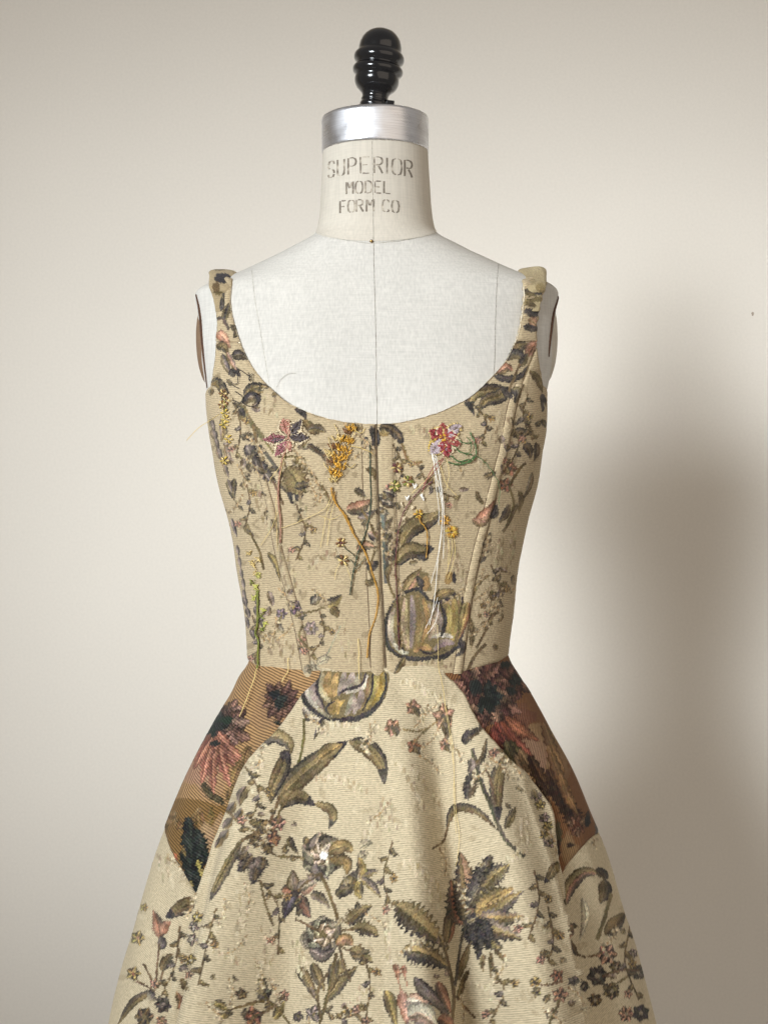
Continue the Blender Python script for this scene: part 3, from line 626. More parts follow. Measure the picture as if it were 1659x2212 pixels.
leaf(K, [(1008,1600),(1030,1580),(1036,1560)], 5, [DK, BRN]); stem(K, [(1048,1660),(1062,1700),(1070,1740)], 2.4, BRN)
for (x, y) in [(1152,1722),(1160,1740),(1169,1768),(1176,1786),(1172,1806),(1180,1822)]: flower(K, x, y, 12, 5, YEL if rng.random() < .5 else LIL, DK, OLV, rot=y)
zig(K, [(1128,1770),(1130,1810),(1140,1830)], w=8, step=6); zig(K, [(1100,1860),(1130,1840)], w=10, step=6); leaf(K, [(1196,1862),(1186,1888),(1172,1910)], 8, [OLV, OLV2, BRN], tip=DK)
# left cluster near the fold
for (x, y, r, c) in [(572,1793,24,OCH),(600,1778,18,PNK),(590,1812,18,RST),(552,1816,18,BRN),(556,1780,14,OLV),(575,1832,16,BRN)]: flower(K, x, y, r, 5, c, DK, OLV, rot=y)
for (x, y, dx, dy) in [(545,1845,-30,40),(556,1860,-12,50),(535,1840,-22,18),(566,1850,-4,34)]: leaf(K, [(x,y),(x+dx*.5,y+dy*.5),(x+dx,y+dy)], 13, [DK, BRN, DK2, LIL], serr=.5, tip=DK)
leaf(K, [(524,1816),(500,1860),(470,1920),(458,1946)], 8, [DK2, OLV, OLV2], tip=DK2); stem(K, [(568,1790),(545,1805),(522,1818)], 3.5, BRN)
for (x, y) in [(491,1806),(500,1780),(520,1760),(480,1822),(508,1748)]: leaf(K, [(x-8,y+12),(x,y),(x+7,y-13)], 6, [LIL, DK2, OCH])
stem(K, [(500,1752),(520,1780),(550,1796)], 2.2, BRN); leaf(K, [(540,1700),(528,1720),(522,1742)], 8, [OLV, BRN, LIL]); zig(K, [(560,1650),(550,1690),(556,1730)], w=12, step=6)
zig(K, [(520,1925),(530,1960),(514,2020)], w=10, step=6, grey=True); zig(K, [(575,2010),(586,2050),(572,2095)], w=14, step=7, grey=True); zig(K, [(440,2040),(480,2060),(530,2090)], w=10, step=7)
for (x, y) in [(420,2028),(424,2000),(417,2073),(432,1980)]: flower(K, x, y, 14, 5, LIL if rng.random() < .5 else YEL, DK, WHT, rot=x)
leaf(K, [(392,2096),(402,2086),(412,2094)], 6, [DK2, LIL]); leaf(K, [(396,2110),(404,2130),(414,2140)], 7, [OLV, BRN]); leaf(K, [(386,2140),(392,2160),(388,2180)], 6, [RST, OLV])
# centre bouquet
flower(K, 699, 1847, 50, 6, GRY, DK2, WHT, rot=.4, pw=.95); flower(K, 699, 1845, 28, 6, (190,172,150), BRN, WHT, rot=.1, pw=.8); blob(K, 702, 1848, 9, 9, (236,236,230), .1, .9)
leaf(K, [(712,1842),(745,1830),(764,1842)], 14, [OCH, OLV2, BRN]); leaf(K, [(715,1858),(748,1862),(752,1890)], 13, [BRN, OCH, OLV]); leaf(K, [(680,1868),(690,1890),(712,1898)], 12, [DK, LIL, DK2]); leaf(K, [(626,1806),(628,1824),(646,1846)], 7, [DK, OLV]); stem(K, [(604,1848),(640,1852),(660,1856)], 2.4, OLV)
leaf(K, [(738,1928),(756,1910),(772,1880)], 14, [OLV, OLV2, BRN], tip=DK2); leaf(K, [(728,1936),(748,1922),(772,1916)], 11, [DK2, OLV, DK])
for pts, c in [([(776,1896),(792,1888),(818,1882)], LIL), ([(782,1900),(800,1910),(822,1938)], LIL), ([(780,1894),(782,1872),(776,1852)], OCH), ([(778,1902),(776,1925),(782,1944)], YEL)]: leaf(K, pts, 9, [DK2, c, YEL])
for pts, cc in [([(640,1928),(626,1922),(606,1922)], [PNK, RST, DK2]), ([(638,1924),(634,1906),(632,1880)], [OLV, LIL, BRN]), ([(644,1926),(664,1914),(688,1906)], [LIL, GRY, PNK]), ([(638,1934),(624,1952),(612,1984)], [DK, (92,84,96), DK2]), ([(646,1934),(656,1956),(674,1984)], [DK2, RST, DK])]: leaf(K, pts, 14, cc)
blob(K, 640, 1930, 10, 9, DK); stem(K, [(693,1885),(712,1925),(734,1992),(736,2040)], 4, BRN); leaf(K, [(672,1932),(694,1938),(716,1962)], 9, [DK2, OLV, LIL])
flower(K, 701, 2022, 44, 7, GRY, DK2, DK2, rot=.2, pw=.9); flower(K, 703, 2020, 26, 6, (196,176,152), BRN, DK, rot=.6, pw=.9); blob(K, 702, 2018, 9, 8, OLV); leaf(K, [(672,2050),(700,2064),(726,2050)], 13, [DK, LIL, DK2]); leaf(K, [(728,2040),(750,2030),(766,2044)], 12, [OCH, PNK, BRN]); leaf(K, [(664,2010),(660,2034),(674,2054)], 8, [DK2, GRY])
for pts in [[(752,1996),(772,1976),(806,1956)],[(766,2004),(792,2006),(820,2024)],[(758,2052),(780,2060),(806,2080)]]: leaf(K, pts, 14, [OLV2, OLV, BRN, DK], serr=.45)
for pts in [[(644,2088),(664,2114),(692,2168)],[(678,2080),(690,2110),(704,2140)],[(704,2166),(738,2124),(774,2086)],[(722,2078),(724,2110),(712,2150)],[(736,2070),(738,2090),(730,2110)]]: leaf(K, pts, 11, [BRN, OLV2, OLV, DK2])
stem(K, [(730,2060),(714,2140),(694,2212),(690,2240)], 3.2, BRN); zig(K, [(640,2040),(655,2080),(650,2110)], w=9, step=8, grey=True)
# oak leaves and dark flower, centre right
leaf(K, [(860,1954),(900,1990),(956,2044)], 25, [OLV2, (172,148,104), OLV, BRN, DK], serr=.55, n=22); leaf(K, [(874,2052),(916,2062),(968,2092)], 22, [OLV, (170,146,102), OLV, DK2, DK], serr=.55, n=20); stem(K, [(952,2036),(966,2090),(976,2150),(970,2230)], 3.6, BRN)
leaf(K, [(960,2040),(968,1990),(974,1940)], 12, [BRN, OLV, RST]); leaf(K, [(1004,1996),(984,1960),(972,1900)], 22, [DK2, RST, BRN, OLV], serr=.5, n=20); leaf(K, [(1006,1992),(1010,1930),(996,1842)], 28, [DK, BRN, OLV, PNK, BRN], serr=.5, n=24)
leaf(K, [(1014,1960),(1044,1900),(1062,1846)], 24, [DK, DK2, OLV, DK], serr=.55, n=22); leaf(K, [(1040,1930),(1070,1890),(1100,1868)], 18, [DK, OLV2, YEL, DK2], serr=.5, n=18)
for pts, w, cc in [([(1030,1975),(1070,1940),(1110,1920)],20,[OLV,OCH,(190,160,104),LIL]), ([(1030,1980),(1076,1966),(1128,1926)],16,[OCH,OLV2,LIL,DK]), ([(1030,1985),(1080,1986),(1134,1980)],18,[LIL,OCH,OLV,DK2]), ([(1026,1990),(1070,2008),(1128,2028)],18,[LIL,OLV2,BRN,DK]), ([(1022,1992),(1056,2030),(1088,2050)],16,[DK,OLV,YEL,DK2])]: leaf(K, pts, w, cc, serr=.4, n=18)
for pts in [[(1018,1982),(1034,2020),(1036,2072)],[(1012,1990),(1016,2016),(1022,2040)],[(1024,1986),(1050,2006),(1060,2050)]]: leaf(K, pts, 15, [DK, (48,46,46), DK], serr=.4)
blob(K, 1020, 1984, 14, 12, DK); leaf(K, [(980,2120),(1000,2080),(1020,2030)], 9, [BRN, OLV]); leaf(K, [(984,2160),(1000,2120),(1016,2090)], 7, [OLV, BRN]); stem(K, [(1008,1996),(990,2060),(978,2130)], 3.4, DK2)
for pts in [[(1060,2056),(1064,2080),(1062,2110)],[(1070,2050),(1082,2064),(1094,2074)],[(1048,2060),(1044,2080),(1046,2096)]]: leaf(K, pts, 5, [BRN, OLV])
zig(K, [(1120,1990),(1160,1996),(1190,2020)], w=11, step=6); zig(K, [(1020,2130),(1060,2140),(1080,2170)], w=14, step=9)
# pink tulip at the bottom
for pts, w, cc in [([(836,2138),(846,2170),(860,2220)],13,[OLV,YEL,OCH,DK2]), ([(870,2140),(876,2170),(884,2220)],12,[PNK,(206,164,146),RST]), ([(880,2160),(904,2170),(930,2200)],20,[PNK,WHT,(214,180,164),LIL]), ([(896,2112),(916,2140),(948,2174),(966,2208)],12,[DK,LIL,DK2]), ([(884,2196),(910,2190),(940,2220)],22,[WHT,WHT,PNK,LIL]), ([(940,2120),(952,2150),(970,2190)],11,[RST,PNK,DK2]), ([(940,2200),(960,2210),(975,2240)],14,[PNK,RST,DK])]: leaf(K, pts, w, cc, n=18)
for x, y in [(857,2092),(874,2096),(860,2104)]: leaf(K, [(x,y-12),(x+2,y),(x+3,y+13)], 6, [PNK, RST]); stem(K, [(x+3,y+12),(x+9,y+34)], 1.6, RST)
# bottom left
for (x, y, r, c) in [(521,2147,15,BRN),(569,2145,20,DK2),(613,2150,14,PNK),(545,2195,24,RST),(580,2170,13,OLV),(681,2190,20,LIL),(646,2196,14,DK2)]: flower(K, x, y, r, 5, c, DK, OLV, rot=x)
for pts in [[(460,2164),(476,2170),(492,2182)],[(470,2200),(480,2194),(496,2186)],[(590,2200),(604,2180),(616,2160)],[(560,2110),(566,2130),(560,2150)]]: leaf(K, pts, 9, [DK2, YEL, OLV])
stem(K, [(490,2182),(530,2170),(570,2160)], 3, BRN); stem(K, [(570,2150),(610,2190),(640,2230)], 3, BRN)
# right front bottom
for (x, y, r, c) in [(1156,2121,14,YEL),(1198,2108,15,RST),(1205,2150,18,PNK),(1159,2143,12,OLV),(1190,2190,14,BRN),(1230,2120,12,DK2)]: flower(K, x, y, r, 5, c, DK2, DK, rot=y)
stem(K, [(1156,2124),(1180,2128),(1210,2120)], 2.6, BRN); stem(K, [(1205,2160),(1190,2200),(1180,2240)], 2.6, BRN)
# left side panel
zig(K, [(352,1850),(356,1880),(364,1905)], w=13, step=6, grey=True); leaf(K, [(424,1948),(396,1960),(358,1982)], 16, [DK2, BRN, OLV, BRN], tip=DK); leaf(K, [(348,2030),(342,1996),(332,1966)], 11, [PNK, RST, DK2], serr=.4); leaf(K, [(350,2020),(358,2000),(370,1990)], 9, [PNK, RST]); leaf(K, [(346,2024),(352,2040),(344,2050)], 9, [DK, LIL])
for pts in [[(345,2040),(340,2090),(338,2134)],[(310,2080),(325,2110),(336,2138)],[(362,2070),(352,2100),(342,2136)],[(296,2120),(318,2130),(334,2142)]]: stem(K, pts, 2.4, BRN)
leaf(K, [(350,2096),(360,2076),(376,2060)], 10, [BRN, OLV, DK2]); flower(K, 298, 2026, 17, 5, YEL, DK2, PNK); flower(K, 289, 2103, 17, 5, YEL, DK, RST); flower(K, 312, 1960, 10, 5, YEL, DK2, OLV); leaf(K, [(334,2138),(290,2164),(254,2214)], 8, [OLV, BRN, DK2])
flower(K, 312, 2196, 22, 6, BRN, DK, OLV); flower(K, 354, 2170, 20, 6, DK2, DK, LIL); flower(K, 350, 2206, 14, 5, PNK, DK2, OLV); leaf(K, [(322,2140),(330,2154),(342,2160)], 8, [DK, GRY])
# right side panel
leaf(K, [(1216,1958),(1232,1912),(1262,1884),(1300,1888)], 13, [OLV, OLV2, PNK, DK2]); leaf(K, [(1286,1876),(1304,1890),(1306,1902)], 9, [DK, BRN]); leaf(K, [(1304,1900),(1306,1926),(1296,1952)], 13, [DK, OLV, BRN]); stem(K, [(1320,1930),(1306,1980),(1290,2030)], 4, OLV); leaf(K, [(1306,2020),(1330,1994),(1350,1972)], 14, [OLV2, BRN, DK2]); leaf(K, [(1258,1940),(1264,1980),(1252,2030)], 8, [(226,214,184), GRY]); leaf(K, [(1222,1996),(1226,2010),(1220,2030)], 6, [RST, BRN])
for (x, y, r, c) in [(1310,2062,24,PNK),(1290,2108,24,DK2),(1330,2090,16,BRN),(1320,2140,20,OLV),(1378,2100,18,DK2),(1352,2190,18,PNK),(1384,2188,20,DK),(1285,2160,16,BRN),(1260,2130,14,DK2),(1366,2060,12,LIL)]: flower(K, x, y, r, 6, c, DK, GRY, rot=x)
stem(K, [(1300,2110),(1340,2096),(1380,2096)], 3, BRN); stem(K, [(1225,2050),(1260,2066),(1300,2060)], 2.4, BRN); leaf(K, [(1230,2030),(1238,2050),(1250,2064)], 6, [BRN, DK2]); stem(K, [(1316,2130),(1340,2120),(1366,2100)], 2.4, OLV)
for pts in [[(603,1722),(590,1760),(575,1790)],[(640,1700),(610,1740),(600,1770)],[(575,1830),(600,1850),(650,1852)],[(690,1890),(660,1910),(645,1925)],[(736,2040),(744,2080),(760,2120)],[(740,1990),(760,1990),(775,1976)],[(740,2010),(768,2006)],[(742,2050),(760,2052)],[(712,2100),(690,2140),(696,2200)],[(545,2195),(580,2180),(613,2152)],[(975,2150),(1000,2170),(1030,2200)],[(640,1985),(670,2000),(690,2010)],[(560,1900),(575,1960),(590,2000)]]: stem(K, pts, 2.8, BRN)
for i in range(50):      # little leaves along the bouquet
    x, y = [(700,1950),(560,1800),(1040,1960),(740,2110),(540,2170),(1200,2130),(1310,2090),(920,2060),(1080,1720),(640,1870)][i % 10]; x += rng.normal(0, 46); y += rng.normal(0, 46); a = rng.uniform(0, 6.28); l = rng.uniform(12, 26)
    leaf(K, [(x, y), (x+math.cos(a)*l*.5, y+math.sin(a)*l*.5+2), (x+math.cos(a)*l, y+math.sin(a)*l)], rng.uniform(4, 7), [[DK, OLV, DK2], [BRN, OLV2, DK2], [GRY, OLV2, GRY], [LIL, BRN]][i % 4])
for i in range(64):
    x, y = [(600,1000),(560,900),(790,1150),(1080,1000),(850,1130),(620,1330),(1130,900),(500,1000),(480,780),(1060,1300)][i % 10]; x += rng.normal(0, 34); y += rng.normal(0, 40); a = rng.uniform(0, 6.28); l = rng.uniform(12, 24)
    leaf(B, [(x, y), (x+math.cos(a)*l*.5, y+math.sin(a)*l*.5+2), (x+math.cos(a)*l, y+math.sin(a)*l)], rng.uniform(3.5, 6), [[DK2, OLV, DK2], [BRN, OLV2, DK2], [BRN, OLV, GRY], [LIL, BRN]][i % 4])
for pts in [[(546,918),(556,960),(560,980)],[(572,950),(600,985),(636,985)],[(585,1030),(600,1060),(612,1090)],[(700,985),(730,960),(760,930)],[(780,1100),(800,1130),(812,1160)],[(812,1180),(800,1230),(812,1260)],[(846,1215),(838,1250),(852,1290)],[(1098,846),(1112,812),(1122,785)],[(1100,1050),(1110,1090),(1096,1130)],[(540,1150),(560,1190),(570,1230)],[(608,1330),(600,1350),(590,1380)]]: stem(B, pts, 2.6, BRN)
def spray(ch, pts, n=9, size=15, pal=0, bloom=True):
    """linked branch: fine stem, alternating leaves, small blossoms at the ends"""
    P = spine(pts, 24); d = np.gradient(P, axis=0); d /= np.linalg.norm(d, axis=1, keepdims=True)
    sets = [[[DK2, OLV, DK], [BRN, OLV2, DK2], [OLV, OLV2, BRN], [DK, LIL, DK2]], [[(184,168,138), (208,194,164)], [(172,156,126), (196,180,150)], [GRY, (190,174,144)]] if ch is cs else [[(150,133,104), (176,158,128)], [(142,126,98), (164,147,117)]]][pal]
    strip(ch, P, np.full(len(P), 1.7), [shade(BRN, .95 if pal == 0 else 1.55)], h=.3)
    for k in range(n):
        i = int((k+.6)/n*(len(P)-1)); sg = 1 if k % 2 else -1; an = math.atan2(d[i, 1], d[i, 0]) + sg*rng.uniform(.5, 1.1); l = size*rng.uniform(.75, 1.3); x, y = P[i]
        leaf(ch, [(x, y), (x+math.cos(an)*l*.5, y+math.sin(an)*l*.5), (x+math.cos(an+.3*sg)*l, y+math.sin(an+.3*sg)*l)], size*.27, sets[k % len(sets)], n=12)
        if bloom and k % 3 == 2: flower(ch, x+math.cos(an)*l*1.3, y+math.sin(an)*l*1.3, size*.55, 5, [LIL, PNK, OCH, GRY][k % 4], DK2, DK, rot=k)
for pts in [[(560,1900),(600,1960),(600,2060)],[(470,2060),(480,2120),(540,2180)],[(470,1960),(450,2040),(430,2130)],[(640,1990),(620,2060),(640,2140)],[(780,2040),(800,2120),(790,2212)],[(900,2100),(930,2150),(940,2212)],[(1060,2080),(1090,2140),(1060,2212)],[(1120,2060),(1110,2130),(1140,2212)],[(1150,1880),(1160,1950),(1140,2030)],[(1270,1960),(1290,2040),(1250,2120)],[(1360,2000),(1350,2080),(1380,2160)],[(300,2000),(330,2080),(300,2160)],[(390,2000),(380,2080),(350,2150)],[(760,1780),(780,1850),(760,1900)],[(850,1820),(830,1900),(850,1960)],[(960,1600),(990,1660),(980,1720)],[(1060,1560),(1090,1600),(1080,1640)],[(640,1660),(680,1700),(730,1700)],[(540,1660),(560,1720),(540,1780)],[(1250,1860),(1270,1930),(1300,1960)],[(700,2180),(740,2200),(790,2180)],[(420,2140),(460,2200),(520,2220)],[(1180,1960),(1190,2030),(1180,2080)],[(880,1700),(860,1760),(880,1810)]][::2]: spray(cs, pts, 7, 20)
for i in range(46):
    x, y = rng.uniform(300, 1360), rng.uniform(1490, 2200); a = rng.uniform(.6, 2.5); spray(cs, [(x, y), (x+math.cos(a)*30+8, y+math.sin(a)*30), (x+math.cos(a)*62, y+math.sin(a)*62)], 7, 12, 1, False)
for pts in [[(500,860),(520,920),(510,990)],[(545,960),(590,1010),(640,1000)],[(520,1010),(540,1080),(530,1140)],[(690,1000),(740,1050),(790,1040)],[(640,1090),(660,1150),(640,1210)],[(760,1110),(790,1160),(780,1230)],[(850,960),(870,1010),(850,1060)],[(840,1120),(870,1170),(850,1230)],[(900,1000),(930,1050),(990,1080)],[(980,1160),(1000,1210),(985,1270)],[(1100,900),(1120,960),(1090,1020)],[(1090,1060),(1110,1120),(1080,1200)],[(1060,1220),(1080,1280),(1050,1350)],[(560,1270),(600,1300),(650,1300)],[(690,1320),(700,1370),(670,1420)],[(740,1290),(770,1330),(760,1400)],[(1020,870),(1050,910),(1040,960)],[(580,860),(620,900),(690,920)],[(1140,850),(1130,900),(1150,950)],[(1030,1340),(1060,1380),(1040,1440)],[(545,1330),(560,1380),(550,1430)]][::2]: spray(cb, pts, 7, 16)
for i in range(34):
    x, y = rng.uniform(480, 1140), rng.uniform(900, 1430); a = rng.uniform(.6, 2.5); spray(cb, [(x, y), (x+math.cos(a)*26+6, y+math.sin(a)*26), (x+math.cos(a)*52, y+math.sin(a)*52)], 6, 11, 1, False)
# the cloth goes on round the sides and back, and below the frame, with scattered sprigs
def scatter(ch, n, s_lo, s_hi, zf):
    for i in range(n):
        s = rng.uniform(s_lo, s_hi) * (1 if i % 2 else -1); z = rng.uniform(*zf)
        hw = np.interp(-z, -ch.surf.z, ch.surf.half)
        cx = (s + 1) / 2 * ch.W; cy = (ch.z0 - z) / (ch.z0 - ch.z1) * ch.H
        kx = ch.W / 2 / hw * S; ky = ch.H / (ch.z0 - ch.z1) * S
        a0 = rng.uniform(0, 6.28)
        for k in range(5):
            a = a0 + k * 1.256; r = rng.uniform(14, 30); t = np.linspace(0, 1, 9)
            wv = 7 * np.sin(math.pi * t); ux, uy = math.cos(a), math.sin(a)
            px = np.r_[t*r*ux - wv*uy, (t*r*ux + wv*uy)[::-1]]; py = np.r_[t*r*uy + wv*ux, (t*r*uy - wv*ux)[::-1]]
            ch.fill(np.c_[cx + px*kx, cy + py*ky], jit([DK2, OLV, LIL, BRN, PNK][k if i % 3 else (k*2) % 5]), raw=True)
scatter(cb, 36, .56, 1, (bod.z[-1], -0.0 + (1106-850)*S)); scatter(cs, 90, .48, 1, (sk.z[-1], sk.z[0])); scatter(cs, 16, 0, .5, (sk.z[-1], (1106-2260)*S))

# ---- hip pockets: a different, brown tapestry
TAN = (182, 144, 102); RUSTY = (128, 72, 50); DKG = (40, 44, 40); OLB = (128, 94, 48)
cpl = Chart(sk, 2400, 900, (158, 125, 87)); cpr = Chart(sk, 2400, 900, (124, 86, 56))
def tblob(ch, x, y, rx, ry, c, rot=0, a=1.0, n=3):
    c = np.array(c, float); c = tuple(c*.74 + c.mean()*.26)
    a = a*.86; n = n + 1
    for i in range(n): blob(ch, x + rng.normal(0, rx*.25), y + rng.normal(0, ry*.25), rx*rng.uniform(.6, 1), ry*rng.uniform(.6, 1), c, .35, .2, a, rot, motif=.45)
L_ = cpl; R_ = cpr; cpl.mscale = cpr.mscale = .35; cpl.speck = cpr.speck = 0
def ray(ch, x, y, ang, l, w, cols, n=14):
    cols = [tuple(np.asarray(c, float)*.8 + np.mean(c)*.2) for c in cols]
    a = math.radians(ang); leaf(ch, [(x, y), (x+math.cos(a+.08)*l*.5, y+math.sin(a+.08)*l*.5), (x+math.cos(a)*l, y+math.sin(a)*l)], w, cols, serr=.5, n=n)
def pansy(ch, x, y, r, cols, dark, n=13, a0=0, a1=360):
    """big woven flower: rays of changing colour round a dark heart"""
    dim = lambda c: tuple(np.asarray(c, float)*.66 + np.mean(c)*.34)
    for k in range(n):
        an = a0 + (a1-a0)*k/n + rng.normal(0, 4); c = dim(cols[k % len(cols)])
        ray(ch, x, y, an, r*rng.uniform(.8, 1.12), r*.24, [shade(c, .7), c, shade(c, 1.25), c, shade(c, .62)])
    for k in range(7):
        ray(ch, x, y, rng.uniform(0, 360), r*rng.uniform(.28, .5), r*.12, [dark, shade(dark, 1.3), dark])
TN, TN2, RU, RU2, BR2, OL2 = (176,144,102), (196,158,114), (134,82,56), (108,64,46), (104,78,50), (122,98,60)
for x, y, rx, ry, c in [(470,1600,50,50,(168,122,86)),(440,1660,50,46,(170,122,88)),(600,1530,44,50,(160,116,78))]: tblob(L_, x, y, rx, ry, c, 0, .7)
pansy(L_, 468, 1572, 74, [RU, (160,104,78), RU2, (172,118,88), RU], DKG, 15, -60, 200)
for an, l in [(60,110),(75,130),(92,140),(105,120),(48,96),(120,96)]: ray(L_, 468, 1580, an, l, 11, [(150,88,66), (178,120,92), (128,72,56), (160,104,78)])
for a in [(470,1558,13,11),(486,1556,14,7),(462,1580,9,15),(474,1530,6,6),(466,1606,11,6),(446,1570,8,8)]: tblob(L_, *a, DKG)
pansy(L_, 606, 1516, 46, [RU2, (104,62,48), RU], DKG, 11); tblob(L_, 594, 1500, 12, 9, DKG); tblob(L_, 606, 1564, 12, 4, DKG, .6)
for an, l, x, y in [(100,60,540,1610),(110,70,526,1640),(95,60,512,1690),(80,50,500,1700)]: ray(L_, x, y, an, l, 10, [OL2, BR2, (150,112,66), OL2])
for x, y, an in [(440,1690,60),(450,1700,70),(462,1716,40)]: ray(L_, x, y, an, 34, 7, [(70,62,44), (96,82,54)])
L_.fill(catmull([(340,1752),(380,1726),(430,1728),(480,1742),(525,1738),(525,1960),(400,1960),(340,1860),(340,1752)], 5)[:-1], (120,92,54), a=.95, motif=.35)
for k in range(26): ray(L_, rng.uniform(350,490), rng.uniform(1738,1800), rng.uniform(70,110), rng.uniform(20,50), 6, [jit((134,100,56),10), jit((112,84,48),10), jit((150,116,68),8)])
for x, y in [(450,1800),(458,1830),(446,1840),(470,1786)]: tblob(L_, x, y, 16, 22, (166,128,84), 0, .8)
for x, y, an, l, w in [(408,1764,80,70,11),(424,1790,70,80,14),(398,1800,62,90,12),(430,1830,95,90,15),(412,1840,80,90,16),(392,1838,50,80,12),(440,1850,110,70,11),(404,1876,60,60,15),(424,1890,70,50,14)]: ray(L_, x, y, an, l, w, [DKG, (54,58,50), DKG, (34,38,36)])
for x, y, c in [(428,1858,(176,158,76)),(380,1842,(172,92,58)),(436,1876,(166,144,76)),(398,1832,(120,98,56)),(410,1900,(150,130,70))]: ray(L_, x, y, 75, 20, 4, [c, c])
for x, y, rx, ry, c in [(1060,1470,26,30,(140,96,54)),(1150,1640,40,60,(160,122,80)),(1200,1660,24,70,(148,108,64)),(1120,1560,40,40,(126,72,50)),(1226,1840,16,40,(160,120,72))]: tblob(R_, x, y, rx, ry, c, 0, .8)
pansy(R_, 1050, 1506, 82, [(128,66,48), (146,84,58), (106,52,40), (150,98,64)], DKG, 16)
pansy(R_, 1112, 1470, 44, [(104,52,36), (124,72,44)], DKG, 10)
for x, y, rx, ry in [(1026,1486,10,18),(1050,1516,14,10),(1060,1532,7,12),(1090,1436,12,9),(1106,1496,12,12)]: tblob(R_, x, y, rx, ry, DKG)
for an, l, x, y, c in [(60,90,1070,1560,(140,66,50)),(48,110,1080,1560,(154,80,58)),(75,80,1064,1570,(124,58,46)),(36,90,1090,1548,(150,88,58)),(55,120,1100,1600,(108,96,58)),(62,100,1090,1600,(88,78,48)),(50,110,1110,1630,(170,132,90)),(58,120,1126,1640,(182,142,98)),(52,90,1120,1620,(146,112,74)),(64,90,1150,1680,(160,122,80))]: ray(R_, x, y, an, l, 12, [shade(c,.7), c, shade(c,1.2), shade(c,.8)])
for an, l, x, y, w in [(58,120,1140,1630,12),(60,130,1180,1660,14),(62,120,1200,1690,16),(70,60,1230,1740,18),(56,60,1150,1690,8)]: ray(R_, x, y, an, l, w, [(62,42,28), (84,56,34), (54,36,26), (74,50,32)])
for an, l, x, y in [(66,120,1170,1560),(64,140,1180,1610),(66,100,1206,1670)]: ray(R_, x, y, an, l, 9, [(142,102,58), (166,124,74), (130,84,46)])
pansy(R_, 1244, 1784, 26, [(150,84,46), (128,66,36), (160,104,56)], (90,50,30), 9); tblob(R_, 1268, 1770, 6, 14, (44,44,40)); tblob(R_, 1290, 1790, 8, 20, (96,92,80)); tblob(R_, 1206, 1796, 8, 22, (84,74,46)); tblob(R_, 1200, 1836, 8, 18, (58,50,36)); tblob(R_, 1228, 1826, 8, 5, (60,46,36))

# ------------------------------------------------------------------ garment panels cut from the charts
def densify(poly, step=0.004):
    p = np.asarray(poly, float); out = []
    for i in range(len(p)):
        a, b = p[i], p[(i+1) % len(p)]; n = max(1, int(np.hypot(*(b-a)) / step)); 
        t = np.arange(n)[:, None] / n; out.append(a*(1-t) + b*t)
    return np.vstack(out)

